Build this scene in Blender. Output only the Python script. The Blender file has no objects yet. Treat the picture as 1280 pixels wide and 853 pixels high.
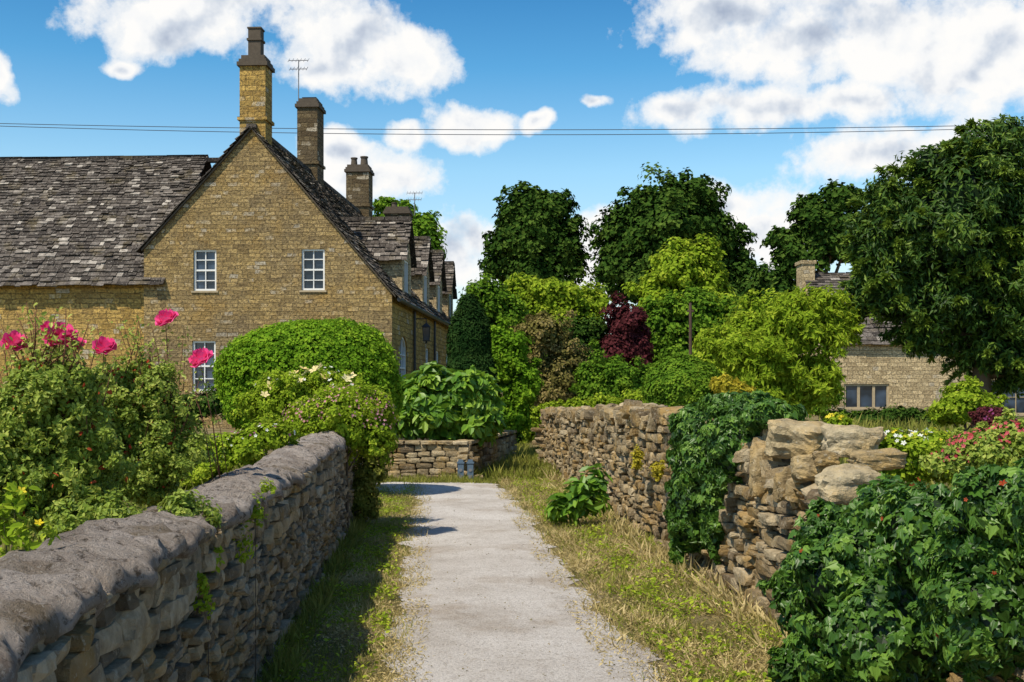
import bpy, bmesh, math, random
import numpy as np
from mathutils import Vector
from mathutils import noise as mn
rng=np.random.default_rng(11); random.seed(11)
F=1500.0; EH=1.65; K=0.066
col=bpy.context.scene.collection
def at(px,py,Y): return np.array([(px-640)/F*Y, Y, EH-(py-490)/F*Y])
def nrm(a): return a/np.maximum(np.linalg.norm(a,axis=-1,keepdims=True),1e-9)
def sph(n): return nrm(rng.normal(size=(n,3)))
ORG={}
# ---------------------------------------------------------------- object helpers
def tag(o,label=None,cat=None,group=None,kind=None):
    if label:o['label']=label
    if cat:o['category']=cat
    if group:o['group']=group
    if kind:o['kind']=kind
    return o
def thing(name,loc,label,cat,group=None,rz=0.0):
    o=bpy.data.objects.new(name,None); col.objects.link(o); o.location=Vector([float(a) for a in loc]); o.rotation_euler=(0,0,rz)
    ORG[o.name]=np.array(loc,float); return tag(o,label,cat,group)
def make(name,V,polys,mat,parent=None,attr=None,smooth=False,local=False,uv=False,origin=None):
    V=np.asarray(V,float).copy()
    polys=[np.asarray(p,dtype=np.int32) for p in polys if len(p)]
    if parent is not None:
        org=ORG[parent.name]
        if not local: V-=org
        loc=None
    else:
        org=np.array([(V[:,0].min()+V[:,0].max())/2,(V[:,1].min()+V[:,1].max())/2,V[:,2].min()]) if origin is None else np.array(origin,float)
        V-=org; loc=org
    me=bpy.data.meshes.new(name)
    me.vertices.add(len(V)); me.vertices.foreach_set('co',V.astype(np.float32).ravel())
    tot=sum(p.size for p in polys); npol=sum(len(p) for p in polys)
    me.loops.add(tot); me.polygons.add(npol)
    me.loops.foreach_set('vertex_index',np.concatenate([p.ravel() for p in polys]))
    starts=[];s=0
    for p in polys:
        starts.append(s+np.arange(len(p))*p.shape[1]); s+=p.size
    me.polygons.foreach_set('loop_start',np.concatenate(starts).astype(np.int32))
    me.update(calc_edges=True)
    if attr is not None:
        a=me.attributes.new('v','FLOAT','FACE'); a.data.foreach_set('value',np.asarray(attr,np.float32))
    me.polygons.foreach_set('use_smooth',np.full(npol,bool(smooth)))
    if uv:
        L=[]
        for p in polys:
            P=V[p]; nn=np.cross(P[:,1]-P[:,0],P[:,2]-P[:,0]); ax=np.argmax(np.abs(nn),axis=1)
            U=np.empty((len(p),p.shape[1],2))
            for k,(i,j) in enumerate([(1,2),(0,2),(0,1)]):
                m=ax==k; U[m,:,0]=P[m][:,:,i]; U[m,:,1]=P[m][:,:,j]
            L.append(U.reshape(-1,2))
        ul=me.uv_layers.new(name='UVMap'); ul.data.foreach_set('uv',np.concatenate(L).astype(np.float32).ravel())
    me.materials.append(mat)
    o=bpy.data.objects.new(name,me); col.objects.link(o)
    if parent is not None: o.parent=parent
    else: o.location=Vector([float(a) for a in loc])
    ORG[o.name]=org
    return o
class MB:
    def __init__(s): s.V=[];s.F={};s.n=0
    def add(s,V,Fs,a=0.5):
        V=[tuple(map(float,v)) for v in V]; s.V+=V
        for f in Fs: s.F.setdefault(len(f),[]).append(([i+s.n for i in f],a))
        s.n+=len(V); return s
    def box(s,x0,x1,y0,y1,z0,z1,M=None,a=0.5):
        V=[(x,y,z) for x in(x0,x1) for y in(y0,y1) for z in(z0,z1)]
        if M: V=[M(*v) for v in V]
        return s.add(V,[(0,1,3,2),(4,6,7,5),(0,4,5,1),(2,3,7,6),(0,2,6,4),(1,5,7,3)],a)
    def tube(s,pts,rad,n=8,a=0.5,cap=True):
        pts=[Vector(p) for p in pts]; V=[];Fs=[]
        if not hasattr(rad,'__len__'): rad=[rad]*len(pts)
        for i,p in enumerate(pts):
            d=(pts[min(i+1,len(pts)-1)]-pts[max(i-1,0)]).normalized()
            u=d.cross(Vector((0.3,1,0.1))).normalized()
            if u.length<.1:u=Vector((1,0,0))
            w=d.cross(u)
            for k in range(n):
                t=2*math.pi*k/n; V.append(p+(u*math.cos(t)+w*math.sin(t))*rad[i])
        for i in range(len(pts)-1):
            for k in range(n): Fs.append((i*n+k,i*n+(k+1)%n,(i+1)*n+(k+1)%n,(i+1)*n+k))
        if cap: Fs+= [tuple(range(n))[::-1],tuple((len(pts)-1)*n+k for k in range(n))]
        return s.add(V,Fs,a)
    def build(s,name,mat,parent=None,**kw):
        polys=[];at_=[]
        for k in s.F:
            polys.append(np.array([f for f,a in s.F[k]])); at_+=[a for f,a in s.F[k]]
        return make(name,np.array(s.V),polys,mat,parent,attr=at_,uv=True,**kw)
# ---------------------------------------------------------------- materials
class NT:
    def __init__(s,name):
        s.m=bpy.data.materials.new(name); s.m.use_nodes=True; s.t=s.m.node_tree; s.t.nodes.clear()
        s.out=s.t.nodes.new('ShaderNodeOutputMaterial')
    def n(s,ty,ins={},**pr):
        nd=s.t.nodes.new(ty)
        for k,v in pr.items(): setattr(nd,k,v)
        for k,v in ins.items():
            if isinstance(v,bpy.types.NodeSocket): s.t.links.new(v,nd.inputs[k])
            else:
                nd.inputs[k].default_value=v
        return nd
    def ramp(s,fac,stops,interp='LINEAR'):
        r=s.t.nodes.new('ShaderNodeValToRGB'); r.color_ramp.interpolation=interp
        e=r.color_ramp.elements
        while len(e)<len(stops): e.new(.5)
        for i,(p,c) in enumerate(stops):
            e[i].position=p; e[i].color=(c,c,c,1) if not hasattr(c,'__len__') else (*c,1)
        s.t.links.new(fac,r.inputs[0]); return r.outputs[0]
    def noise(s,co,scale,det=4,rough=.55): return s.n('ShaderNodeTexNoise',{'Vector':co,'Scale':scale,'Detail':det,'Roughness':rough}).outputs['Fac']
    def mix(s,f,a,b,bt='MIX'):
        m=s.t.nodes.new('ShaderNodeMix'); m.data_type='RGBA'; m.blend_type=bt
        for sock,v in ((m.inputs[0],f),(m.inputs[6],a),(m.inputs[7],b)):
            if isinstance(v,bpy.types.NodeSocket): s.t.links.new(v,sock)
            else: sock.default_value=v if not hasattr(v,'__len__') else (*v,1)
        return m.outputs[2]
    def math(s,op,a,b=0.0,c=None):
        d={0:a,1:b}
        if c is not None:d[2]=c
        return s.n('ShaderNodeMath',d,operation=op).outputs[0]
    def bump(s,h,st=.5,dist=.02): return s.n('ShaderNodeBump',{'Height':h,'Strength':st,'Distance':dist}).outputs[0]
    def pbr(s,colr,rough=.85,bump=None,spec=.3,**k):
        p=s.n('ShaderNodeBsdfPrincipled',{'Roughness':rough,'Specular IOR Level':spec})
        if isinstance(colr,bpy.types.NodeSocket): s.t.links.new(colr,p.inputs['Base Color'])
        else: p.inputs['Base Color'].default_value=(*colr,1)
        if bump is not None: s.t.links.new(bump,p.inputs['Normal'])
        for kk,v in k.items(): p.inputs[kk].default_value=v
        return p
    def fin(s,sh): s.t.links.new(sh.outputs[0],s.out.inputs[0]); return s.m
    def obj(s): return s.t.nodes.new('ShaderNodeTexCoord').outputs['Object']
    def v(s): return s.n('ShaderNodeAttribute',attribute_name='v').outputs['Fac']
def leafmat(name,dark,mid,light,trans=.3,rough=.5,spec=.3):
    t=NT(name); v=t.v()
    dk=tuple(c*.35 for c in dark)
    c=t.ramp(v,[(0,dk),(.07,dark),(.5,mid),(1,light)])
    if spec<=.15: p=t.n('ShaderNodeBsdfDiffuse',{'Color':c})
    else: p=t.pbr(c,rough,spec=spec)
    if trans<=0: return t.fin(p)
    tr=t.n('ShaderNodeBsdfTranslucent',{'Color':t.mix(.5,c,light)})
    m=t.n('ShaderNodeMixShader',{0:trans,1:p.outputs[0],2:tr.outputs[0]}); return t.fin(m)
def plain(name,c,rough=.7,spec=.3,var=.25,sc=12,bump=.2):
    t=NT(name); o=t.obj(); n=t.noise(o,sc,5)
    cc=t.mix(n,tuple(x*(1-var) for x in c),tuple(min(1,x*(1+var)) for x in c))
    return t.fin(t.pbr(cc,rough,t.bump(n,bump,.01),spec))
def stonemat(name,a,b,c,gold=.5,lich=.5,goldc=(.42,.25,.06)):
    t=NT(name); o=t.obj(); v=t.v()
    base=t.ramp(v,[(0,a),(.5,b),(1,c)])
    n1=t.noise(o,9,7,.65); base=t.mix(t.ramp(n1,[(.3,.0),(.6,1.)]),t.mix(.65,base,(.05,.038,.026)),base)
    n2=t.noise(o,2.3,5,.6); g=t.ramp(n2,[(.46,0.),(.64,gold)]); base=t.mix(g,base,goldc)
    n3=t.noise(o,27,4,.7); l=t.ramp(n3,[(.57,0.),(.68,lich)]); base=t.mix(l,base,(.60,.54,.42))
    n4=t.noise(o,55,5,.7)
    h=t.math('ADD',t.math('MULTIPLY',n1,1.4),n4)
    return t.fin(t.pbr(base,.93,t.bump(h,1.,.022),.12))
def housemat(name,c1,c2,mort,w=.34,h=.135,grey=.5,goldp=0.):
    t=NT(name); uv=t.t.nodes.new('ShaderNodeTexCoord').outputs['UV']
    ds=t.n('ShaderNodeTexNoise',{'Vector':uv,'Scale':2.6,'Detail':4.0}).outputs['Color']
    off=t.n('ShaderNodeVectorMath',{0:ds,1:(.5,.5,.5)},operation='SUBTRACT').outputs[0]
    off=t.n('ShaderNodeVectorMath',{0:off,1:(.28,.10,0)},operation='MULTIPLY').outputs[0]
    co=t.n('ShaderNodeVectorMath',{0:uv,1:off},operation='ADD').outputs[0]
    def br(w,h,m,o):
        return t.n('ShaderNodeTexBrick',{'Vector':co,'Scale':1.0,'Mortar Size':m,'Mortar Smooth':.7,'Bias':0.0,'Brick Width':w,'Row Height':h,'Color1':(0,0,0,1),'Color2':(1,1,1,1),'Mortar':(.5,.5,.5,1)},offset=o,squash=.55,squash_frequency=3)
    b=br(w,h,.011,.5); b2=br(w*1.9,h*2,.0,.37)
    vv=t.math('ADD',t.math('MULTIPLY',b.outputs['Color'],.60),t.math('MULTIPLY',b2.outputs['Color'],.26))
    n0=t.noise(co,4,6,.7); vv=t.math('ADD',vv,t.math('MULTIPLY',n0,.45))
    c=t.ramp(vv,[(.15,c1),(.62,c2),(.88,tuple(min(1,x*1.35) for x in c2)),(1.0,(.58,.50,.37))])
    c=t.mix(t.math('MULTIPLY',b.outputs['Fac'],.45),c,mort)
    n1=t.noise(uv,.55,6,.6); c=t.mix(t.ramp(n1,[(.42,0.),(.66,grey)]),c,(.22,.185,.14))
    if goldp: n5=t.noise(uv,.9,6,.65); c=t.mix(t.ramp(n5,[(.50,0.),(.66,goldp)]),c,(.55,.33,.085))
    n2=t.noise(uv,16,5,.7); c=t.mix(t.ramp(n2,[(.37,.7),(.58,0.)]),c,(.08,.055,.03))
    hh=t.math('SUBTRACT',n2,t.math('MULTIPLY',b.outputs['Fac'],1.0))
    hh=t.math('ADD',hh,t.math('MULTIPLY',b.outputs['Color'],.6))
    return t.fin(t.pbr(c,.93,t.bump(hh,1.,.045),.12))
M={}
M['grass']=leafmat('verge_grass',(.09,.11,.018),(.20,.23,.04),(.40,.37,.10),.3,.6,.15)
M['dry']=leafmat('dry_grass',(.18,.14,.045),(.42,.34,.14),(.70,.57,.30),.25,.7,.1)
M['ivy']=leafmat('ivy_leaf',(.022,.055,.009),(.06,.15,.016),(.20,.34,.045),.22,.42,.4)
M['box']=leafmat('clipped_shrub_leaf',(.06,.13,.010),(.14,.28,.018),(.31,.46,.035),.3,.6,.15)
M['dark']=leafmat('dark_tree_leaf',(.014,.036,.007),(.036,.078,.012),(.10,.155,.026),0,.6,0)
M['yew']=leafmat('yew_leaf',(.014,.040,.008),(.045,.105,.014),(.20,.29,.035),.2,.5,.2)
M['conifer']=leafmat('dark_conifer_leaf',(.010,.030,.008),(.02,.050,.012),(.045,.085,.02),0,.6,0)
M['mid']=leafmat('mid_green_leaf',(.04,.095,.010),(.11,.22,.020),(.25,.37,.035),.25,.6,.1)
M['lime']=leafmat('lime_leaf',(.10,.16,.012),(.25,.37,.025),(.50,.57,.06),.35,.6,.12)
M['brown']=leafmat('bronze_leaf',(.08,.08,.02),(.19,.17,.05),(.36,.27,.12),.2,.6,.1)
M['purple']=leafmat('purple_leaf',(.05,.016,.018),(.10,.026,.030),(.18,.05,.055),.2,.6,.1)
M['rose']=leafmat('rose_leaf',(.09,.14,.018),(.25,.35,.045),(.52,.56,.12),.35,.5,.22)
M['yellowleaf']=leafmat('yellow_leaf',(.20,.19,.02),(.46,.40,.04),(.72,.60,.08),.35,.6,.1)
M['redleaf']=leafmat('red_leaf',(.20,.025,.012),(.40,.05,.025),(.52,.11,.05),.35,.6,.1)
M['fig']=leafmat('broad_leaf',(.05,.12,.012),(.13,.28,.022),(.31,.46,.045),.3,.42,.4)
def petal(name,a,b): return leafmat(name,a,tuple((x+y)/2 for x,y in zip(a,b)),b,.3,.6,.12)
M['pink']=petal('pink_petal',(.66,.015,.16),(.98,.15,.42)); M['palepink']=petal('pale_pink_petal',(.55,.18,.25),(.85,.45,.5))
M['cream']=petal('cream_petal',(.85,.62,.25),(.95,.85,.5)); M['white']=petal('white_petal',(.8,.8,.72),(.95,.95,.9))
M['yellow']=petal('yellow_petal',(.8,.6,.03),(.95,.8,.1)); M['red']=petal('red_petal',(.4,.03,.05),(.75,.16,.2)); M['mauve']=petal('mauve_petal',(.25,.04,.15),(.42,.12,.30))
M['bark']=plain('bark',(.11,.085,.06),.9,.1,.5,9,.6)
M['twig']=plain('twig',(.14,.06,.035),.8,.2,.4,20,.2)
M['wall']=stonemat('dry_stone',(.19,.14,.085),(.40,.31,.18),(.60,.49,.32),.55,.5)
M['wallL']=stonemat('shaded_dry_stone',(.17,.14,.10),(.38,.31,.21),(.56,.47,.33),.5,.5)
M['boulder']=stonemat('rough_block_stone',(.38,.27,.13),(.54,.41,.22),(.62,.52,.34),.6,.55,(.52,.32,.09))
M['core']=plain('wall_core',(.05,.04,.03),.95,.05,.4,20,.6)
M['gable']=housemat('gable_stone',(.22,.15,.065),(.46,.325,.135),(.36,.27,.16),.28,.105,.45,.5)
M['wing']=housemat('ochre_stone',(.36,.22,.06),(.58,.38,.11),(.38,.28,.14),.34,.13,.25,.5)
M['dark_chimney']=housemat('dark_chimney_stone',(.09,.065,.04),(.17,.125,.065),(.12,.10,.07),.34,.14,.5)  # darker brown house stone for the rear chimneys
M['buff']=housemat('buff_stone',(.42,.31,.17),(.64,.50,.29),(.45,.36,.24),.38,.15,.1)
M['trim']=plain('dressed_stone',(.42,.34,.22),.9,.1,.3,9,.4)
M['white_paint']=plain('white_painted_wood',(.8,.8,.77),.5,.4,.05,20,.05)
M['black']=plain('black_metal',(.02,.02,.022),.45,.5,.2,20,.05)
M['alu']=plain('grey_metal',(.2,.2,.21),.4,.5,.1,20,.05)
M['pot']=plain('dark_chimney_pot',(.10,.08,.06),.85,.2,.4,10,.4)
M['pole']=plain('weathered_pole',(.10,.065,.05),.9,.1,.3,12,.3)
M['wire']=plain('wire_coating',(.05,.06,.08),.6,.3,.1,10,.0)
M['meter']=plain('blue_grey_plastic',(.10,.15,.21),.45,.4,.1,20,.05)
t=NT('window_glass'); n=t.noise(t.obj(),1.2,2); M['glass']=t.fin(t.pbr(t.mix(t.ramp(n,[(.4,0.),(.6,1.)]),(.010,.018,.032),(.05,.08,.13)),.12,None,.5))
t=NT('stone_slate'); v=t.v(); o=t.obj(); c=t.ramp(v,[(0,(.045,.038,.034)),(.4,(.115,.097,.083)),(.75,(.205,.178,.155)),(1,(.48,.43,.37))])
n=t.noise(o,9,7,.7); c=t.mix(t.ramp(n,[(.35,.75),(.58,0.)]),c,(.022,.019,.017)); n2=t.noise(o,2.2,4); c=t.mix(t.ramp(n2,[(.54,0.),(.7,.35)]),c,(.18,.14,.06))
n3=t.noise(o,22,3,.6); c=t.mix(t.ramp(n3,[(.6,0.),(.68,.6)]),c,(.50,.46,.40))
M['slate']=t.fin(t.pbr(c,.9,t.bump(n,.9,.03),.12))
t=NT('weathered_cement'); o=t.obj(); n=t.noise(o,3,8,.7); c=t.ramp(n,[(.3,(.26,.205,.165)),(.48,(.46,.385,.325)),(.7,(.66,.575,.51))])
n2=t.noise(o,20,7,.78); c=t.mix(t.ramp(n2,[(.36,.9),(.47,0.)]),c,(.07,.053,.036)); n3=t.noise(o,1.6,7,.65); c=t.mix(t.ramp(n3,[(.54,0.),(.64,.6)]),c,(.17,.125,.06))
n5=t.noise(o,60,3,.7); c=t.mix(t.ramp(n5,[(.58,0.),(.68,.6)]),c,(.70,.64,.57))
M['cement']=t.fin(t.pbr(c,.95,t.bump(t.math('ADD',n2,t.math('MULTIPLY',n,1.5)),1.,.08),.05))
t=NT('worn_concrete'); o=t.obj(); n=t.noise(o,1.0,9,.68); c=t.ramp(n,[(.3,(.46,.415,.37)),(.5,(.61,.57,.53)),(.7,(.70,.665,.63))])
n2=t.noise(o,.75,8,.72); c=t.mix(t.ramp(n2,[(.52,0.),(.64,.6)]),c,(.36,.285,.215))
n3=t.noise(o,60,5,.8); c=t.mix(t.ramp(n3,[(.36,.75),(.5,0.)]),c,(.20,.17,.14)); n4=t.noise(o,9,8,.78); c=t.mix(t.ramp(n4,[(.55,0.),(.66,.5)]),c,(.30,.245,.19))
n6=t.noise(o,120,2,.6); c=t.mix(t.ramp(n6,[(.6,0.),(.68,.6)]),c,(.78,.75,.71))
wv=t.n('ShaderNodeVectorMath',{0:o,1:t.n('ShaderNodeVectorMath',{0:t.n('ShaderNodeTexNoise',{'Vector':o,'Scale':2.0,'Detail':6.0}).outputs['Color'],1:(.9,.9,.5)},operation='MULTIPLY').outputs[0]},operation='ADD').outputs[0]
vo=t.n('ShaderNodeTexVoronoi',{'Vector':wv,'Scale':.5},feature='DISTANCE_TO_EDGE').outputs['Distance']; cr=t.ramp(vo,[(.0,1.),(.006,0.)]); crm=t.math('MULTIPLY',cr,t.ramp(n2,[(.45,0.),(.58,.6)]))
c=t.mix(crm,c,(.14,.11,.08))
M['path']=t.fin(t.pbr(c,.94,t.bump(t.math('ADD',n3,n4),.9,.02),.08))
t=NT('soil_and_turf'); o=t.obj(); n=t.noise(o,.8,8,.65); c=t.ramp(n,[(.35,(.10,.10,.03)),(.5,(.20,.17,.07)),(.62,(.34,.27,.16)),(.75,(.20,.18,.06))]); n2=t.noise(o,30,5,.7)
c=t.mix(t.ramp(n2,[(.35,.6),(.6,0.)]),c,(.07,.055,.03)); M['ground']=t.fin(t.pbr(c,.95,t.bump(n2,1.,.03),.1))
# ---------------------------------------------------------------- templates
TM={
'rh':(np.array([(0,0,0),(.34,.5,.06),(0,1,-.08),(-.34,.5,.06)]),[(0,1,2,3)]),
'slim':(np.array([(0,0,0),(.17,.45,.04),(0,1,-.1),(-.17,.45,.04)]),[(0,1,2,3)]),
'el':(np.array([(0,0,0),(0,1,-.12),(.26,.28,.08),(.24,.66,.04),(-.26,.28,.08),(-.24,.66,.04)]),[(0,2,3,1),(0,1,5,4)]),
'ivy':(np.array([(0,0,0),(0,1,-.1),(.26,-.14,.05),(.50,.08,.02),(.34,.3,.07),(.38,.52,.0),(.16,.62,.05),(-.26,-.14,.05),(-.50,.08,.02),(-.34,.3,.07),(-.38,.52,0),(-.16,.62,.05)]),[(0,2,3,4,5,6,1),(0,1,11,10,9,8,7)]),
'bl':(np.array([(-.048,0,0),(.048,0,0),(.035,.5,.06),(-.035,.5,.06),(0,1,.28)]),[(0,1,2,3),(3,2,4)]),
}
fl=[(0,0,.0)];ff=[]
for k in range(5):
    a=2*math.pi*k/5
    for da,r,z in((-.5,.36,.1),(0,.55,.16),(.5,.36,.1)): fl.append((math.cos(a+da)*r,math.sin(a+da)*r,z))
    ff.append((0,1+3*k,2+3*k,3+3*k))
TM['fl']=(np.array(fl),ff)
def inst(P,N,T,S,tm,v):
    V0,Fs=TM[tm]; n=len(P); B=nrm(np.cross(T,N)); N2=nrm(np.cross(B,T)); k=len(V0)
    V=P[:,None]+S[:,None,None]*(V0[None,:,0:1]*B[:,None]+V0[None,:,1:2]*T[:,None]+V0[None,:,2:3]*N2[:,None])
    base=(np.arange(n)*k)[:,None]; polys=[];at_=[];by={}
    for f in Fs: by.setdefault(len(f),[]).append(f)
    for kk,fs in by.items():
        for f in fs: polys.append(base+np.array(f)[None]); at_.append(v)
    return V.reshape(-1,3),polys,np.concatenate(at_)
def merge(parts):
    Vs=[];Ps={};n=0
    for V,ps,a in parts:
        i=0
        for p in ps:
            Ps.setdefault(p.shape[1],[]).append((p+n,a[i:i+len(p)])); i+=len(p)
        Vs.append(V); n+=len(V)
    pol=[];at_=[]
    for k in Ps:
        pol.append(np.concatenate([p for p,_ in Ps[k]])); at_.append(np.concatenate([a for _,a in Ps[k]]))
    return np.concatenate(Vs),pol,np.concatenate(at_)
def perp(N,droop,up=0):
    T=rng.normal(size=N.shape)+np.array([0,0,up-droop]); T-= (T*N).sum(1,keepdims=True)*N
    return nrm(T)
class Bumpy:
    """smooth random radius factor over directions"""
    def __init__(s,amp,f=2.2):
        s.W=rng.normal(size=(7,3))*f; s.p=rng.uniform(0,6.28,7); s.amp=amp
        s.W[4:]*=2.1
    def __call__(s,d):
        q=np.sin(d@s.W.T+s.p); return 1+s.amp*(q[:,:4].sum(1)*.45+q[:,4:].sum(1)*.28)[:,None]
def usphere(c,r,bf,n=22,m=14):
    th=np.linspace(0,math.pi,m+1); V=[];Fs=[]
    for i in range(m+1):
        for k in range(n): V.append((math.sin(th[i])*math.cos(2*math.pi*k/n),math.sin(th[i])*math.sin(2*math.pi*k/n),math.cos(th[i])))
    for i in range(m):
        for k in range(n): Fs.append((i*n+k,i*n+(k+1)%n,(i+1)*n+(k+1)%n,(i+1)*n+k))
    V=np.array(V); V=V*bf(V)*rng.uniform(.86,1.08,(len(V),1))
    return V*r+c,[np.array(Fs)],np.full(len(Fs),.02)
def crown(blobs,n,leaf,tm='rh',clump=.3,droop=0.,up=0.,zmin=-.75,core=.66,flat=.8,upn=.35,out=1.08,wild=.6,inner=.7,fill=.35,amp=.15,shell=False,spray=0):
    w=np.array([b[3]*b[5]+b[3]*b[4] for b in blobs]); w=w/w.sum(); parts=[]
    for b,wb in zip(blobs,w):
        c=np.array(b[:3]); r=np.array(b[3:6]); nb=max(12,int(n*wb)); rm=float(np.mean(r)); cr=clump*rm; bf=Bumpy(amp)
        if shell:
            d=sph(nb*2); d=d[d[:,2]>zmin][:nb]; k=len(d)
            cl=np.array([mn.noise(Vector(tuple(map(float,q*(2.2/clump*.5)))) ) for q in d])
            P=c+d*r*bf(d)*(1+.06*cl[:,None]+rng.uniform(-.05,.04,(k,1))+(rng.random((k,1))<.02)*rng.uniform(0,.07,(k,1)))
            N=nrm(d*1.0+sph(k)*wild+np.array([0,0,upn])); v=.1+.9*np.clip(.5+.6*cl+.5*(rng.random(k)-.5),0,1)
            parts.append(inst(P,N,perp(N,droop,up),leaf*rng.uniform(.6,1.3,k),tm,v))
            if core: parts.append(usphere(c,r*core,bf))
            continue
        k=max(6,int(3.0*(rm/cr)**2)); d=sph(k*5); d=d[d[:,2]>zmin][:k]; k=len(d)
        cc=c+d*r*bf(d)*rng.uniform(inner,out,(k,1)); crad=cr*rng.uniform(.45,1.4,k); cv=rng.random(k)
        n1=int(nb*(1-fill-.3*bool(spray))); idx=rng.integers(0,k,n1); d2=sph(n1)
        P=cc[idx]+d2*crad[idx][:,None]*(rng.random((n1,1))**.45)*np.array([1,1,flat])
        N=nrm(d2*.6+d[idx]*.6+np.array([0,0,upn])+sph(n1)*wild)
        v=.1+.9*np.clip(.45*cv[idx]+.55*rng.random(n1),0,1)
        parts.append(inst(P,N,perp(N,droop,up),leaf*rng.uniform(.6,1.3,n1),tm,v))
        n2=int(nb*fill)
        if n2>3:
            d=sph(n2*2); d=d[d[:,2]>max(zmin,-.9)][:n2]; n2=len(d)
            P=c+d*r*bf(d)*rng.uniform(.64,.93,(n2,1)); N=nrm(d+sph(n2)*wild+np.array([0,0,upn]))
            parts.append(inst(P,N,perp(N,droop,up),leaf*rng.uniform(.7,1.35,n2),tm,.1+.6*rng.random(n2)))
        if spray:
            ns=max(6,int(spray*rm*rm)); d=sph(ns*3); d=d[d[:,2]>-.6][:ns]; ns=len(d)
            p0=c+d*r*bf(d)*.88; dirn=nrm(d*np.array([1,1,.5])+np.array([0,0,.35])+sph(ns)*.35); L=rng.uniform(.2,.55,ns)[:,None]*.8
            nl=max(3,int(nb*.3/ns)); si=np.repeat(np.arange(ns),nl); t_=rng.random((len(si),1))
            P=p0[si]+dirn[si]*L[si]*t_+np.array([0,0,-1])*(t_**2)*L[si]*.45+sph(len(si))*.04*(1.1-t_)
            N=nrm(sph(len(si))*.6+np.array([0,-.1,.8])); T=nrm(dirn[si]+np.array([0,0,-1])*t_*.9+sph(len(si))*.5); T=nrm(T-(T*N).sum(1,keepdims=True)*N)
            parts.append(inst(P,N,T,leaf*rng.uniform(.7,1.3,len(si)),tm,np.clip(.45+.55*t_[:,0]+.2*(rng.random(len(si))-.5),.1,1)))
        if core: parts.append(usphere(c,r*core,bf))
    return merge(parts)
def blob_px(bl,Y,dep=1.0):
    out=[]
    for b in bl:
        y=b[4] if len(b)>4 else Y; s=y/F; c=at(b[0],b[1],y); rx=b[2]*s; rz=b[3]*s
        out.append((*c,rx,min(rx,rz*1.3)*dep,rz))
    return out
def gz(X,Y):
    u=X+K*Y
    def ss(a,b,x):
        q=min(1,max(0,(x-a)/(b-a))); return q*q*(3-2*q)
    if Y<15.0: zl=.72*ss(1.15,1.33,-u)
    else: zl=.72*ss(1.6,4.6,-u)
    if Y<26: zr=.72*ss(2.5,2.72,u)
    else: zr=.72*ss(2.5,5.5,u)
    far=3.0*ss(55,220,Y)
    return max(zl,zr)+far
def plant(name,label,cat,Y,bl,n,leaf,mat,trunk=None,group=None,dep=1.0,flowers=(),partname='crown',**kw):
    B=blob_px(bl,Y,dep)
    cx=float(np.average([b[0] for b in B],weights=[b[3] for b in B])); cy=float(np.mean([b[1] for b in B]))
    z0=gz(cx,cy)
    r=thing(name,(cx,cy,z0),label,cat,group)
    V,ps,a=crown(B,n,leaf,**kw)
    make(partname,V,ps,M[mat],r,attr=a)
    if trunk:
        m=MB(); zt=max(b[2] for b in B); zc=float(np.mean([b[2] for b in B])); rd=trunk
        m.tube([(cx,cy,z0-.1),(cx+.02*rd,cy,z0+(zc-z0)*.45),(cx-.1*rd,cy,zc)],[rd,rd*.75,rd*.45],9)
        for b in B:
            s=(cx,cy,z0+(zc-z0)*random.uniform(.4,.8)); e=b[:3]; mid=[(s[i]+e[i])/2 for i in range(3)]; mid[2]-=.1*abs(e[0]-s[0])
            m.tube([s,mid,e],[rd*.45,rd*.3,rd*.12],6)
            for q in range(3):
                dd=sph(1)[0]; e2=[e[i]+dd[i]*b[3+i]*.8 for i in range(3)]; m.tube([e,e2],[rd*.13,rd*.05],5)
        m.build('trunk' if rd>.06 else 'stem',M['bark'],r,smooth=True)
    for (fn,fm,cnt,fs,zlo) in flowers:
        P=[];N=[]
        for i in range(cnt):
            b=B[rng.integers(len(B))]; d=sph(1)[0]; d[2]=abs(d[2])*.9+zlo; d=d/np.linalg.norm(d); d[1]=-abs(d[1]) if rng.random()<.7 else d[1]
            P.append(np.array(b[:3])+d*np.array(b[3:6])*rng.uniform(1.0,1.15)); N.append(d)
        N=nrm(np.array(N)+sph(cnt)*.4); V,ps,a=inst(np.array(P),N,perp(N,0),fs*rng.uniform(.6,1.2,cnt),'fl',.1+.9*rng.random(cnt))
        tag(make(fn,V,ps,M[fm],r,attr=a),kind='stuff')
    return r,B
# ---------------------------------------------------------------- ground and path
us=sorted(set([-400,-200,-100,-60,-40,-25,-16,-12,-9,-7,-6,-5,-4.6,-4,-3.4,-2.8,-2.2,-1.9,-1.6,-1.45,-1.34,-1.3,-1.24,-1.18,-1.14,-1.0,-.8,-.5,0,.5,1,1.5,2,2.3,2.5,2.56,2.61,2.66,2.73,2.9,3.3,4,5,5.5,6,8,11,16,25,40,60,100,200,400]))
ys=list(np.arange(-12,30,.75))+list(np.arange(30,60,2))+list(np.arange(60,240,12))+[300,420,600]
V=[];Fs=[]
for j,y in enumerate(ys):
    for u in us:
        X=u-K*min(y,60); V.append((X,y,gz(X,y) + (.015*math.sin(X*3+y*2.1) if abs(u)>2 else 0)))
nu=len(us)
for j in range(len(ys)-1):
    for i in range(nu-1): Fs.append((j*nu+i,j*nu+i+1,(j+1)*nu+i+1,(j+1)*nu+i))
g=make('ground',np.array(V),[np.array(Fs)],M['ground'],origin=(0,0,0),smooth=True); tag(g,'earth and turf ground under the lane and gardens','ground',kind='structure')
V=[];Fs=[];yy=list(np.arange(-6,21.7,.05)); nx=12
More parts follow.
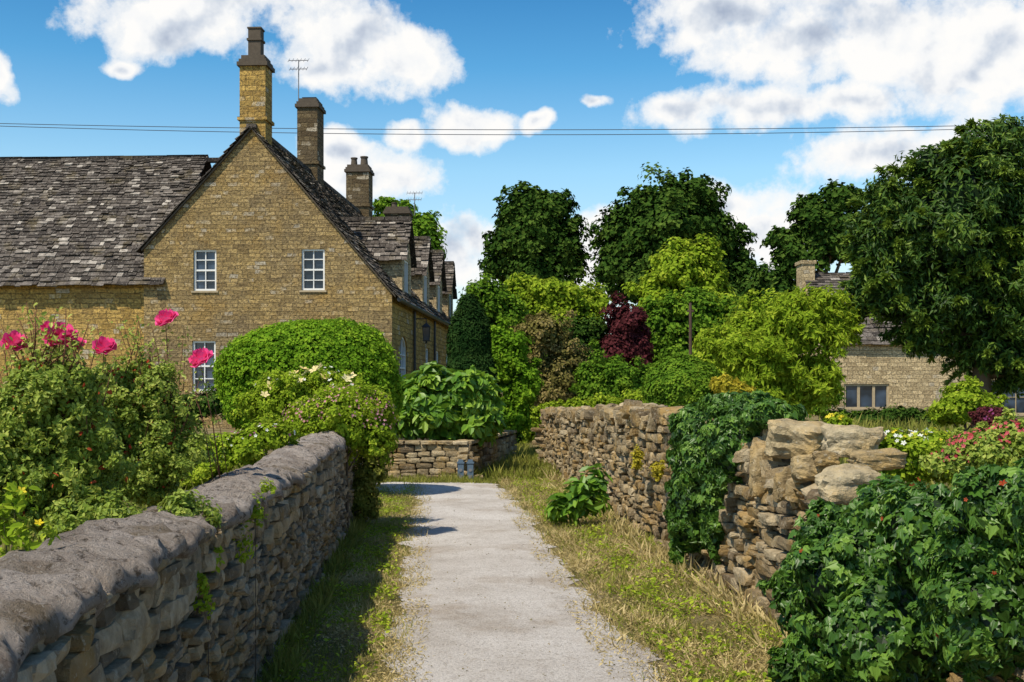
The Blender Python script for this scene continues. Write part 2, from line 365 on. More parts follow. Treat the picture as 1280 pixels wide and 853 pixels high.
for j,y in enumerate(yy):
    nz_=lambda f,s:mn.noise(Vector((y*f,s,0)))
    uL=-.27+.16*nz_(.7,1)+.14*nz_(2.5,2)+.10*nz_(9,3); uR=1.27+.18*nz_(.6,5)+.15*nz_(2.7,6)+.10*nz_(9,7)
    if y>18.5: q=(y-18.5)/2.5; uL-=1.9*min(1,q)**2
    if y>20: uR-=.1*(y-20)
    for i in range(nx+1):
        q=i/nx; u=uL+(uR-uL)*q; V.append((u-K*y,y,.006+.018*math.sin(math.pi*q)**.5))
for j in range(len(yy)-1):
    for i in range(nx): a=j*(nx+1)+i; Fs.append((a,a+1,a+nx+2,a+nx+1))
tag(make('path',np.array(V),[np.array(Fs)],M['path'],origin=(0,0,0),smooth=True),'pale worn concrete lane running between the two stone walls','path',kind='structure')
# ---------------------------------------------------------------- stone walls
def cube_t(n=3):
    pts={};Fs=[]
    def vid(p):
        k=tuple(np.round(p,4))
        if k not in pts: pts[k]=len(pts)
        return pts[k]
    g=np.linspace(-1,1,n+1)
    for ax in range(3):
        for s in(-1,1):
            for i in range(n):
                for j in range(n):
                    q=[]
                    for a,b in((i,j),(i+1,j),(i+1,j+1),(i,j+1)):
                        p=[0,0,0]; p[ax]=s; p[(ax+1)%3]=g[a]; p[(ax+2)%3]=g[b]; q.append(vid(p))
                    Fs.append(q if s>0 else q[::-1])
    return np.array(list(pts.keys())),np.array(Fs)
CT={n:cube_t(n) for n in(3,4,10)}
CORN=np.array([(x,y,z) for x in(-1,1) for y in(-1,1) for z in(-1,1)],float)
def stone(c,h,jit=.18,p=7,n=3,rough=.04,rz=0,rx=0):
    P0,Fq=CT[n]; Q=P0/(np.sum(np.abs(P0)**p,1,keepdims=True)**(1/p))
    J=rng.uniform(-jit,jit,(8,3)); W=np.prod(1+Q[:,None,:]*CORN[None],2)/8
    Q=Q+W@J
    if n>6:
        s0=rng.uniform(0,50,3)
        for f,a in((1.1,.20),(2.6,.13),(6,.07)): Q=Q*(1+a*np.array([mn.noise(Vector(tuple(map(float,q*f+s0)))) for q in Q])[:,None])
    else: Q=Q+rng.normal(0,rough,Q.shape)
    Q=Q*np.array(h)
    if rz or rx:
        ca,sa=math.cos(rz),math.sin(rz); x=Q[:,0]*ca-Q[:,1]*sa; y=Q[:,0]*sa+Q[:,1]*ca; Q[:,0]=x;Q[:,1]=y
        ca,sa=math.cos(rx),math.sin(rx); y=Q[:,1]*ca-Q[:,2]*sa; z=Q[:,1]*sa+Q[:,2]*ca; Q[:,1]=y;Q[:,2]=z
    return Q+np.array(c),[Fq],np.full(len(Fq),rng.random())
def wall_face(P0,P1,z0,top,out,hs=(.05,.12),ls=(.12,.38),dep=.13,proud=.03,n=3,jit=.24):
    P0=np.array(P0,float);P1=np.array(P1,float);L=np.linalg.norm(P1-P0);d=(P1-P0)/L;out=np.array(out,float)
    ang=math.atan2(d[1],d[0]); parts=[]; z=z0; ph0=random.random()*9
    while z<z0+3:
        h=random.uniform(*hs); s=random.uniform(-.2,0); anyb=False
        while s<L:
            l=random.uniform(*ls)*(.6+4*h); sm=min(max(s+l/2,0),L); tz=top(sm); ph=.035*mn.noise(Vector((sm*.9,z*2,ph0)))*2
            if z+h*.5<tz:
                anyb=True; two=random.random()<.18 and h>.08
                hh0=h/2
                for kk in range(2 if two else 1):
                    hh=(hh0/2 if two else hh0)*random.uniform(.86,1.1); zc=z+(h*(.25+.5*kk) if two else h*.5)
                    c=P0+d*(s+l/2)+out*(random.uniform(-proud,proud)-dep/2)
                    parts.append(stone((c[0],c[1],zc+ph),(l/2*1.0,dep/2,hh),rz=ang+random.uniform(-.09,.09),rx=0,n=n,jit=jit))
            s+=l
        z+=h
        if not anyb: break
    return parts
lp=lambda u,y:(u-K*y,y)
dn=nrm(np.array([1,K]))
def LH(y): return 1.07+.11*max(0,min(1,(y-9)/5))+.015*math.sin(y*1.9)
r=thing('stone_wall',(*lp(-1.2,6.5),0),'long low garden wall of rough stone with rounded cement top, left of the lane','wall')
Ys0,Ys1=-2.0,15.0
parts=wall_face(lp(-.97,Ys0),lp(-.97,Ys1),-.05,lambda s:LH(Ys0+s)-.02,dn,hs=(.035,.105),ls=(.10,.32),proud=.03,jit=.28)
e0=lp(-.97,Ys1);e1=lp(-1.42,Ys1); parts+=wall_face(e1,e0,-.05,lambda s:1.1,(0,1))
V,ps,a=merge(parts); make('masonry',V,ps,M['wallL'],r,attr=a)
def corebox(u0,u1,Y0,Y1,Hf,r):
    m=MB(); yy=list(np.arange(Y0,Y1-.02,.25))+[Y1-.03]
    for i in range(len(yy)-1):
        y0,y1=yy[i],yy[i+1]; Vv=[]
        for y in(y0,y1):
            for u,z in((u0,-.1),(u0,Hf(y)),(u1,Hf(y)),(u1,-.1)): Vv.append((*lp(u,y),z))
        m.add(Vv,[(0,1,5,4),(1,2,6,5),(2,3,7,6)]+([(0,1,2,3)] if i==0 else [])+([(4,5,6,7)] if i==len(yy)-2 else []))
    m.build('mortar_core',M['core'],r)
corebox(-1.03,-1.42,Ys0,Ys1,lambda y:LH(y)-.07,r)
yy=np.arange(Ys0-.02,Ys1+.06,.025); prof=[(-1.0,-.055),(-.965,-.05),(-.945,-.03),(-.95,-.008),(-.965,.012),(-.99,.028),(-1.03,.042),(-1.08,.052),(-1.13,.058),(-1.19,.060),(-1.25,.056),(-1.31,.044),(-1.36,.024),(-1.40,.0),(-1.43,-.04),(-1.435,-.08),(-1.38,-.10)]
V=[];Fs=[];npf=len(prof)
for j,y in enumerate(yy):
    ed=.035*mn.noise(Vector((y*6,5,1)))+.04*mn.noise(Vector((y*2.2,8,1)))
    for i,(u,z) in enumerate(prof):
        e=1.0 if 0<i<6 else .5
        q=mn.noise(Vector((u*3,y*1.7,0)))*.05*e+mn.noise(Vector((u*11,y*9,3)))*.035*e+(ed if i<6 else 0); q2=mn.noise(Vector((u*5,y*4,9)))*.032+mn.noise(Vector((u*15,y*13,5)))*.024+mn.noise(Vector((u*35,y*33,5)))*.014
        pit=mn.noise(Vector((u*9,y*8,22))); q2-=max(0,pit-.2)*.09
        V.append((*lp(u+q,y),LH(y)+z+q2))
for j in range(len(yy)-1):
    for i in range(npf-1): a_=j*npf+i; Fs.append((a_,a_+1,a_+npf+1,a_+npf))
make('coping',np.array(V),[np.array(Fs),np.array([list(range(npf))]),np.array([[ (len(yy)-1)*npf+k for k in range(npf)]])],M['cement'],r,smooth=True)
xs_=[-2,4,6.0,7.0,7.8,8.6,9.4,10.5,12,14,18,26]; hs_=[1.1,1.08,.96,.90,.94,1.02,1.16,1.26,1.30,1.31,1.25,1.12]
def RH(y): return float(np.interp(y,xs_,hs_))+.03*math.sin(y*2.7)+.06*mn.noise(Vector((y*1.7,0,0)))+.05*mn.noise(Vector((y*5,4,0)))
r=thing('stone_wall',(*lp(2.6,12),0),'tall uncapped dry stone wall with broken top, right of the lane','wall')
Y0,Y1=1.5,26.0
parts=wall_face(lp(2.4,Y0),lp(2.4,Y1),-.05,lambda s:RH(Y0+s),-dn,proud=.05,hs=(.035,.11),ls=(.09,.34),jit=.32)
parts+=wall_face(lp(2.85,Y1),lp(2.4,Y1),-.05,lambda s:1.1,(0,1))
parts+=wall_face(lp(2.86,Y1),lp(2.86,Y0),.6,lambda s:RH(Y1-s),dn,hs=(.1,.16),ls=(.25,.5))
V,ps,a=merge(parts); make('masonry',V,ps,M['wall'],r,attr=a)
parts=[]; y=1.6
while y<25.9:
    l=random.uniform(.07,.22)
    for uu in ((2.46,.10),(2.60,.1),(2.74,.10)):
        hh=random.uniform(.03,.10)*(.8 if 6.2<y<8.9 else 1)
        parts.append(stone((*lp(uu[0]+random.uniform(-.05,.05),y+random.uniform(-.05,.05)),RH(y)+hh*.5+random.uniform(0,.03)),(uu[1]*random.uniform(.7,1.3),l/2*random.uniform(.8,1.1),hh),jit=.38,n=4,p=9,rough=.05,rz=random.uniform(-.7,.7),rx=random.uniform(-.5,.5)))
    y+=l
V,ps,a=merge(parts); make('coping',V,ps,M['wall'],r,attr=a)
corebox(2.47,2.79,Y0,Y1,lambda y:RH(y)-.05,r)
LS=[(997,547,34,23,2.62,'largest pale block on the broken wall top'),
(1063,553,28,20,2.70,'rounded tawny block on the wall top, second large one from the ivy'),
(957,586,19,30,2.44,'upright golden stone at the left end of the broken wall top beside the ivy'),
(1101,577,36,12,2.74,'flat grey slab lying at the right end of the loose stones'),
(1062,606,40,20,2.40,'wide pale slab lowest of the loose stones, just above the near ivy'),
(1014,584,21,15,2.46,'tilted brown block below the largest pale block'),
(984,605,14,18,2.38,'small dark stone standing between the golden stone and the tilted block'),
(968,544,13,15,2.66,'pointed stone leaning at the ivy edge behind the largest block'),
(1033,572,15,10,2.52,'thin stone wedged between the two biggest blocks')]
for px,py,rx,rz,u,lab in LS:
    Y=u/((px-640)/F+K); c=at(px,py,Y); s=Y/F
    V,ps,a=stone((0,0,0),(rx*s,min(rx,rz*1.5)*s*.85,rz*s),jit=.30,p=5,n=10,rz=random.uniform(-.5,.5),rx=random.uniform(-.25,.25))
    o=make('loose_stone',V+c,ps,M['boulder'],None,attr=a); tag(o,lab,'stone','loose stones on the broken right wall')
r=thing('garden_wall',(-1.0,24,0),'low curved retaining wall of squared stone at the end of the lane, below the broad-leaved shrub','wall')
A=(-2.9,22.5);B=(-.80,22.2);C_=(.10,29.0)
d=nrm(np.array(C_)-np.array(B)); outB=np.array([d[1],-d[0]])
parts=wall_face(A,B,-.05,lambda s:.66,(0,-1),hs=(.10,.14),ls=(.2,.3),proud=.006,dep=.2,jit=.1)+wall_face(B,C_,-.05,lambda s:.66,outB,hs=(.11,.14),ls=(.2,.3),proud=.006,dep=.2,jit=.1)
V,ps,a=merge(parts); make('masonry',V,ps,M['wall'],r,attr=a)
m=MB(); m.add([(-2.9,22.62,0),(-.86,22.32,0),(.0,28.9,0),(-2.9,29,0),(-2.9,22.62,.62),(-.86,22.32,.62),(.0,28.9,.62),(-2.9,29,.62)],[(0,1,5,4),(1,2,6,5),(2,3,7,6),(3,0,4,7),(4,5,6,7)]); m.build('soil_bed',M['core'],r)
parts=[]
for P,Q,nn in((A,B,7),(B,C_,17)):
    P=np.array(P);Q=np.array(Q)
    for i in range(nn):
        c=P+(Q-P)*(i+.5)/nn; l=np.linalg.norm(Q-P)/nn; dd=nrm(Q-P); o2=np.array([-dd[1],dd[0]])
        c=c+o2*.12; parts.append(stone((*c,.705),(l/2*.98,.17,.035),jit=.1,n=4,p=12,rough=.02,rz=math.atan2(dd[1],dd[0])))
V,ps,a=merge(parts); make('coping',V,ps,M['wall'],r,attr=a)
for i,(px,lab) in enumerate(((576,'left one of two small blue-grey meter posts at the foot of the low wall'),(588,'right one of two small blue-grey meter posts at the foot of the low wall'))):
    Y=21.95; X=(px-640)/F*Y; r=thing('meter_post',(X,Y,0),lab,'meter box','meter posts by the low wall')
    m=MB(); m.box(-.055,.055,-.05,.05,0,.34); m.box(-.068,.068,-.062,.062,.34,.37); m.box(-.045,.045,-.045,.045,.37,.41); m.build('body',M['meter'],r,local=True)
    m=MB(); m.tube([(0,-.051,.22),(0,-.062,.22)],.03,14); m.build('dial',M['alu'],r,local=True)
    m=MB(); m.box(-.035,.035,-.058,-.0505,.05,.13); m.build('plate',M['alu'],r,local=True)
# ---------------------------------------------------------------- buildings
def wallpoly(mb,outer,holes,Mf,rev=.14):
    bm=bmesh.new(); es=[]
    for loop in [outer]+holes:
        vs=[bm.verts.new((p[0],p[1],0)) for p in loop]
        for i in range(len(vs)): es.append(bm.edges.new((vs[i],vs[(i+1)%len(vs)])))
    bmesh.ops.triangle_fill(bm,use_beauty=True,use_dissolve=False,edges=es); bm.verts.ensure_lookup_table()
    for i,v in enumerate(bm.verts): v.index=i
    mb.add([Mf(v.co.x,0,v.co.y) for v in bm.verts],[tuple(v.index for v in f.verts) for f in bm.faces]); bm.free()
    for h in holes:
        n=len(h); mb.add([Mf(p[0],0,p[1]) for p in h]+[Mf(p[0],rev,p[1]) for p in h],[(i,(i+1)%n,(i+1)%n+n,i+n) for i in range(n)])
def window(par,x0,x1,z0,z1,Mf,cols=2,rows=3,d=.09,arch=0,trim=True,fr=.05,fm='white_paint',bw=.012):
    ol=[(x0,z0),(x1,z0),(x1,z1)]
    if arch:
        cx=(x0+x1)/2; hw=(x1-x0)/2
        for k in range(1,8): t_=math.pi*k/8; ol.append((cx+hw*math.cos(t_),z1+arch*math.sin(t_)))
    ol.append((x0,z1)); cx=(x0+x1)/2
    sx=1-2*fr/(x1-x0); sz=1-2*fr/(z1-z0+arch); czz=(z0+z1+arch)/2
    il=[(cx+(p[0]-cx)*sx,czz+(p[1]-czz)*sz) for p in ol]; n=len(ol)
    m=MB(); V=[Mf(p[0],d-.04,p[1]) for p in ol]+[Mf(p[0],d-.04,p[1]) for p in il]+[Mf(p[0],d+.03,p[1]) for p in il]
    m.add(V,[(i,(i+1)%n,(i+1)%n+n,i+n) for i in range(n)]+[(i+n,(i+1)%n+n,(i+1)%n+2*n,i+2*n) for i in range(n)])
    zt=z1+arch*.85
    for k in range(1,cols): x=x0+(x1-x0)*k/cols; m.box(x-bw,x+bw,d-.022,d+.02,z0+fr*.9,zt-fr*.6,Mf)
    for k in range(1,rows):
        z=z0+(z1+arch*.6-z0)*k/rows; w=.022 if (k==rows//2 and rows>2) else .012; m.box(x0+fr*.9,x1-fr*.9,d-.025,d+.021,z-w,z+w,Mf)
    f=m.build('window',M[fm],par,local=True)
    m=MB(); m.add([Mf(p[0],d+.0285,p[1]) for p in il],[tuple(range(n))]); m.build('pane',M['glass'],f,local=True)
    if trim:
        m=MB(); m.box(x0-.05,x1+.05,-.03,d-.045,z0-.05,z0-.003,Mf); m.build('sill',M['trim'],f,local=True)
    return ol
def slates(mb,P0,U,Vd,w,h,cu=.18,mw=.27,lift=.03,cu_end=None):
    P0=Vector(P0);U=Vector(U).normalized();Vd=Vector(Vd).normalized();N=U.cross(Vd).normalized()
    if N.z<0:N=-N
    s=-.06; cu_end=cu_end or cu*.6
    mb.add([P0,P0+U*w,P0+U*w+Vd*h,P0+Vd*h],[(0,1,2,3)],.0)
    while s<h:
        c=cu+(cu_end-cu)*max(0,s)/h; x=-random.uniform(0,mw*.5)
        while x<w:
            l=random.uniform(.5,1.4)*mw*(.6+.6*c/cu); x0=max(x,-.03); x1=min(x+l-.010,w+.03)
            if x1-x0>.05:
                sg=.04*mn.noise(Vector((x*.6,s*.7,1)))
                a0=P0+U*x0+N*sg;a1=P0+U*x1+N*sg; e=random.uniform(-.03,.03); t1=random.uniform(.012,.035); l1=lift*random.uniform(.6,1.9); s1=min(s+c*1.5,h)
                b=lambda p,ss,nn:p+Vd*ss+N*nn
                mb.add([b(a0,s+e,l1),b(a1,s+e+random.uniform(-.018,.018),l1*random.uniform(.7,1.3)),b(a1,s1,.006),b(a0,s1,.006),b(a0,s+e,l1+t1),b(a1,s+e,l1+t1),b(a1,s1,.012),b(a0,s1,.012)],[(4,5,6,7),(0,1,5,4),(1,2,6,5),(3,0,4,7)],min(1,max(.02,random.gauss(.45,.28))))
            x+=l
        s+=c
TH=-math.atan(.056)
gl=lambda x,d,z:(x,d,z)
hs=thing('stone_house',(-3.0,30,0),'large honey stone house with steep front gable, slate roofs and several chimneys','house',rz=TH)
mg=MB(); ax,az=-3.55,8.25; rz_,lz=4.12,5.25
W=[(-5.05,-4.46,4.20,5.24),(-2.29,-1.70,4.20,5.24),(-5.08,-4.48,1.66,2.94)]
holes=[[(a,c),(b,c),(b,e),(a,e)] for a,b,c,e in W]
wallpoly(mg,[(-6.32,-.2),(0,-.2),(0,rz_),(ax,az),(-6.32,lz)],holes,gl)
gs=lambda y,d,z:(-d,y,z)
SW=[(1.3,2.7,1.6,2.75,.38),(6.6,7.5,1.7,3.0,0),(9.3,10.2,1.7,3.0,0),(12.2,13.1,1.7,3.0,0)]
sh=[]
for a,b,c,e,arc in SW:
    h=[(a,c),(b,c),(b,e)]
    if arc:
        for k in range(1,8): t_=math.pi*k/8; h.append(((a+b)/2+(b-a)/2*math.cos(t_),e+arc*math.sin(t_)))
    sh.append(h+[(a,e)])
sh.append([(4.2,.1),(5.1,.1),(5.1,2.3),(4.2,2.3)])
ms=MB(); wallpoly(ms,[(0,-.2),(18,-.2),(18,rz_),(0,rz_)],sh,gs)
mg.build('gable_wall',M['gable'],hs,local=True)
ms.box(-7,-.16,17.9,18,-.2,rz_); ms.add([(-7,18,rz_),(0,18,rz_),(ax,18,az)],[(0,1,2)])
ms.build('side_wall',M['wing'],hs,local=True)
for a,b,c,e in W: window(hs,a,b,c,e,gl,2,4)
for a,b,c,e,arc in SW: window(hs,a,b,c,e,gs,3,4,arch=arc)
m=MB(); m.box(4.2,5.1,.09,.13,.1,2.3,gs); dr=m.build('door',M['white_paint'],hs,local=True)
m=MB(); m.tube([(-.07,4.3,1.2),(-.03,4.3,1.2)],.03,8); m.build('handle',M['black'],dr,local=True)
mw=MB(); gw=lambda x,d,z:(x,d+.12,z); wallpoly(mw,[(-15,-.2),(-6.3,-.2),(-6.3,4.5),(-15,4.5)],[[(-9.2,1.0),(-8.3,1.0),(-8.3,2.2),(-9.2,2.2)]],gw); mw.box(-15,-14.9,.13,7,-.2,4.4); mw.box(-15,-7,6.9,7,-.2,4.4)
mw.build('wing_wall',M['wing'],hs,local=True); window(hs,-9.2,-8.3,1.0,2.2,gw,2,4)
m=MB(); sl=(az-rz_)/(-ax)
L=math.hypot(-ax+.15,(az-rz_)+.15*sl)
slates(m,(.15,-.09,rz_-.15*sl+.06),(0,1,0),(-1,0,sl),18.2,L,.17,.26)
sll=(az-lz)/(6.32+ax); Ll=math.hypot(6.40+ax,(6.40+ax)*sll)
slates(m,(-6.40,-.09,az-(6.40+ax)*sll+.06),(0,1,0),(1,0,sll),18.2,Ll,.3,.45)
for k in range(46): y=-.1+k*.4; m.box(ax-.12,ax+.12,y,y+.385,az+.02+random.uniform(-.01,.01),az+.13,a=random.random()*.6)
m.build('main_roof',M['slate'],hs,local=True)
m=MB(); sw=(8.15-4.36)/(3.5); Lw=math.hypot(3.62,3.62*sw)
slates(m,(-15,-.10,4.36-.1*sw+.10),(1,0,0),(0,1,sw),9.2,Lw,.165,.19,.024); slates(m,(-15,7.1,4.4),(1,0,0),(0,-1,sw),9.2,Lw,.4,.6)
for k in range(26): x=-15+k*.42; m.box(x,x+.405,3.4,3.64,8.16+.04*math.sin(k*.5),8.27+.04*math.sin(k*.5),a=random.random()*.6)
m.build('wing_roof',M['slate'],hs,local=True)
m=MB()
def bar2(m,p,q,th,y0,y1):
    (x0,z0),(x1,z1)=p,q; m.add([(x0,y0,z0),(x1,y0,z1),(x1,y0,z1+th),(x0,y0,z0+th),(x0,y1,z0),(x1,y1,z1),(x1,y1,z1+th),(x0,y1,z0+th)],[(0,1,2,3),(4,5,6,7),(0,1,5,4),(2,3,7,6),(0,3,7,4),(1,2,6,5)])
bar2(m,(.1,rz_-.1*sl-.0),(ax,az-.0),.055,-.07,.05); bar2(m,(-6.36,lz-.04*sll-.0),(ax,az-.0),.055,-.071,.05)
m.build('verge',M['pot'],hs,local=True)
m=MB(); m.tube([(.19,-.05,rz_-.16),(.19,18,rz_-.16)],.06,8); m.tube([(.06,3.7,rz_-.2),(.06,3.7,.2)],.04,8); m.tube([(.06,8.4,rz_-.2),(.06,8.4,.2)],.04,8); m.build('gutter',M['black'],hs,local=True)
def chimney(x,y,wx,wy,zb,zt,pots,mat='wing'):
    m=MB(); m.box(x-wx/2,x+wx/2,y-wy/2,y+wy/2,zb,zt-.28); m.box(x-wx/2-.05,x+wx/2+.05,y-wy/2-.05,y+wy/2+.05,zb-.0+min(.55,(zt-zb)*.25),zb+min(.63,(zt-zb)*.3))
    c=m.build('chimney',M[mat],hs,local=True)
    m=MB(); m.box(x-wx/2-.06,x+wx/2+.06,y-wy/2-.06,y+wy/2+.06,zt-.28,zt-.18); m.box(x-wx/2-.02,x+wx/2+.02,y-wy/2-.02,y+wy/2+.02,zt-.18,zt-.1); m.box(x-wx/2+.03,x+wx/2-.03,y-wy/2+.03,y+wy/2-.03,zt-.1,zt)
    m.build('chimney_cap',M['pot'],c,local=True)
    for (dx,dy,rr,hh,sq) in pots:
        m=MB()
        if sq:
            m.box(x+dx-rr,x+dx+rr,y+dy-rr,y+dy+rr,zt,zt+hh*.55); m.box(x+dx-rr-.03,x+dx+rr+.03,y+dy-rr-.03,y+dy+rr+.03,zt+hh*.55,zt+hh*.62)
            m.box(x+dx-rr,x+dx+rr,y+dy-rr,y+dy+rr,zt+hh*.62,zt+hh*.95); m.box(x+dx-rr-.02,x+dx+rr+.02,y+dy-rr-.02,y+dy+rr+.02,zt+hh*.95,zt+hh)
        else: m.tube([(x+dx,y+dy,zt),(x+dx,y+dy,zt+hh*.85),(x+dx,y+dy,zt+hh*.86),(x+dx,y+dy,zt+hh)],[rr,rr*.8,rr,rr],12)
        m.build('chimney_pot',M['pot'],c,local=True)
    return c
chimney(ax,.38,.66,.66,7.95,10.15,[(0,0,.16,.75,True)])
c2=chimney(ax,6.6,.62,.9,8.0,10.55,[(0,0,.2,.08,True)],'dark_chimney')
chimney(ax+.0,14.8,.85,.85,8.0,10.1,[(-.2,0,.13,.32,False),(.18,0,.15,.36,False)],'dark_chimney')
chimney(-2.45,17.2,.95,.8,5.6,8.9,[(-.15,0,.12,.2,False)],'dark_chimney')
def aerial(x,y,z0,z1):
    m=MB(); m.tube([(x,y,z0),(x,y,z1)],.018,6)
    for zz,ll in((z1-.02,.3),(z1-.28,.26)):
        m.tube([(x-ll,y,zz),(x+ll,y,zz)],.012,5)
        for k in range(6): xx=x-ll+2*ll*k/5; m.tube([(xx,y-.12,zz-.07),(xx,y+.12,zz+.09)],.009,4)
    m.build('aerial',M['alu'],hs,local=True)
aerial(ax-.3,6.3,10.3,11.75); aerial(-1.8,17.2,8.6,9.5)
def dormer(yc,hw=.85,ez=5.35,rz=6.4,xf=-.12):
    m=MB(); xb=-2.2
    Mf=lambda y,d,z:(xf-d,y,z); hole=[(yc-.45,4.35),(yc+.45,4.35),(yc+.45,5.3),(yc-.45,5.3)]
    wallpoly(m,[(yc-hw,4.0),(yc+hw,4.0),(yc+hw,ez),(yc,rz),(yc-hw,ez)],[hole],Mf,.1)
    for s in(-1,1): m.add([(xf,yc+s*hw,4.0),(xb,yc+s*hw,4.0),(xb,yc+s*hw,ez),(xf,yc+s*hw,ez)],[(0,1,2,3)])
    d=m.build('dormer',M['buff'],hs,local=True)
    m=MB(); dd=.06
    for a,b,c,e in((yc-.45,yc-.40,4.35,5.3),(yc+.40,yc+.45,4.35,5.3),(yc-.4,yc+.4,4.35,4.4),(yc-.4,yc+.4,5.25,5.3),(yc-.02,yc+.02,4.4,5.25)): m.box(a,b,dd-.03,dd+.03,c,e,Mf)
    m.build('window',M['white_paint'],d,local=True)
    m=MB(); m.add([Mf(yc-.4,.08,4.4),Mf(yc+.4,.08,4.4),Mf(yc+.4,.08,5.25),Mf(yc-.4,.08,5.25)],[(0,1,2,3)]); m.build('pane',M['glass'],d,local=True)
    m=MB(); s=(rz-ez)/hw; L=math.hypot(hw+.14,(hw+.14)*s)
    slates(m,(xb,yc-hw-.14,ez-.14*s+.04),(1,0,0),(0,1,s),2.2,L,.17,.22); slates(m,(xb,yc+hw+.14,ez-.14*s+.04),(1,0,0),(0,-1,s),2.2,L,.2,.3)
    for k in range(6): x=xb+k*.37; m.box(x,x+.35,yc-.09,yc+.09,rz+.02,rz+.12,a=.3)
    m.build('dormer_roof',M['slate'],d,local=True)
for yc in(3.4,7.6,11.2,14.8): dormer(yc)
lx=-3+.55+.056*4; r=thing('wall_lantern',(lx-.2,34.0,3.1),'black hanging lantern on a bracket on the side wall of the honey stone house','lantern')
m=MB(); m.box(-.11,.11,-.11,.11,-.02,.0); m.box(-.09,.09,-.09,.09,.36,.39); m.add([(-.13,-.13,.39),(.13,-.13,.39),(.13,.13,.39),(-.13,.13,.39),(0,0,.52)],[(0,1,4),(1,2,4),(2,3,4),(3,0,4)])
for a in(-1,1):
    for b in(-1,1): m.tube([(a*.08,b*.08,0),(a*.1,b*.1,.38)],.01,5)
m.tube([(0,0,.5),(0,0,.62),(-.25,0,.62),(-.55,0,.55)],.015,6); m.tube([(0,0,-.02),(0,0,-.08)],.03,6); m.build('frame',M['black'],r,local=True)
m=MB(); m.add([(-.075,-.075,.01),(.075,-.075,.01),(.075,.075,.01),(-.075,.075,.01),(-.09,-.09,.36),(.09,-.09,.36),(.09,.09,.36),(-.09,.09,.36)],[(0,1,5,4),(1,2,6,5),(2,3,7,6),(3,0,4,7)]); m.build('glass',M['glass'],r,local=True)
ct=thing('stone_cottage',(13.5,45,.5),'pale stone cottage half hidden behind the big dark yew on the right','cottage')
m=MB(); gc=lambda x,d,z:(x-13.5,d,z-.5); XL=11.75
H1=[(12.45,1.0),(14.15,1.0),(14.15,1.95),(12.45,1.95)]; H2=[(17.2,.8),(19.5,.8),(19.5,2.1),(17.2,2.1)]
wallpoly(m,[(XL,.2),(20.5,.2),(20.5,3.5),(XL,3.5)],[H1,H2],gc)
for xx in (XL,20.5): m.add([gc(xx,0,.2),gc(xx,6.4,.2),gc(xx,6.4,3.5),gc(xx,3.2,6.35),gc(xx,0,3.5)],[(0,1,2,3,4)])
m.add([gc(XL,6.4,.2),gc(20.5,6.4,.2),gc(20.5,6.4,3.5),gc(XL,6.4,3.5)],[(0,1,2,3)])
m.build('wall',M['buff'],ct,local=True); window(ct,12.45,14.15,1.0,1.95,gc,3,1,fr=.08,fm='trim',bw=.05); window(ct,17.2,19.5,.8,2.1,gc,4,2,fr=.06,fm='trim')
m=MB(); s=(6.35-3.5)/3.2; L=math.hypot(3.35,3.35*s); slates(m,gc(XL-.05,-.15,3.5-.15*s+.05),(1,0,0),(0,1,s),8.9,L,.26,.4); slates(m,gc(XL-.05,6.55,3.5-.15*s+.05),(1,0,0),(0,-1,s),8.9,L,.5,.7)
rf=m.build('roof',M['slate'],ct,local=True)
m=MB(); a0=XL-.22-13.5; m.box(a0,a0+.52,2.75,3.65,4.6,6.25); m.box(a0-.05,a0+.57,2.7,3.7,6.25,6.38); m.build('chimney',M['buff'],rf,local=True)
x,y,z=at(863,490,33); r=thing('utility_pole',(x,y,.7),'thin brown wooden pole rising among the bushes behind the right wall','pole')
m=MB(); m.tube([(0,0,-.2),(0,0,2.0),(0,0,3.4)],[.05,.045,.04],10); m.build('post',M['pole'],r,local=True); m=MB(); m.box(-.09,.09,-.03,.03,3.15,3.2); m.build('crossarm',M['pole'],r,local=True)
for i,(dm,lab) in enumerate(((0,'upper one of two thin overhead wires across the sky'),(-.17,'lower one of two thin overhead wires across the sky'))):
    pts=[]; a=at(-300,146,40+.3*i); b=at(1640,146,40+.3*i)
    for k in range(41):
        q=k/40; p=a+(b-a)*q; p[2]+= (-.44+dm)*4*q*(1-q); pts.append(tuple(p))
    m=MB(); m.tube(pts,.012,5); tag(m.build('overhead_wire',M['wire'],smooth=True),lab,'wire','overhead wires')
# ---------------------------------------------------------------- trees and plants
P=plant
P('broadleaf_tree','tall dark rounded tree in the distance, left one of the two against the sky','tree',100,[(668,290,50,46),(640,305,32,34),(700,305,30,38),(662,255,30,22),(692,262,26,24),(645,270,22,18),(670,345,52,42),(715,325,18,20),(622,330,18,20)],26000,.4,'dark',.5,'tall dark trees against the sky',clump=.24,amp=.22,out=1.2,core=.6)
P('broadleaf_tree','widest dark tree in the distance, against the sky right of centre','tree',95,[(840,300,68,58),(785,300,36,38),(895,310,40,44),(862,250,36,24),(828,252,30,22),(800,268,30,24),(885,268,26,22),(800,350,45,40),(890,360,50,40),(765,335,24,30),(917,345,24,34)],38000,.4,'dark',.6,'tall dark trees against the sky',clump=.22,amp=.22,out=1.2,core=.6)
P('broadleaf_tree','loose dark tree in the distance just left of the big yew','tree',70,[(1035,290,38,42),(990,325,24,30),(1055,250,28,18),(1015,262,18,16),(970,370,28,36),(955,360,18,28),(1060,300,40,34),(975,300,14,12)],18000,.33,'dark',.4,'tall dark trees against the sky',clump=.3,amp=.28,out=1.25,core=.5)
P('broadleaf_tree','small olive tree top showing over the slate roof behind the dormers','tree',62,[(497,268,30,17),(530,285,20,20),(480,258,14,10),(520,310,40,30)],7000,.24,'mid',.25,clump=.35)
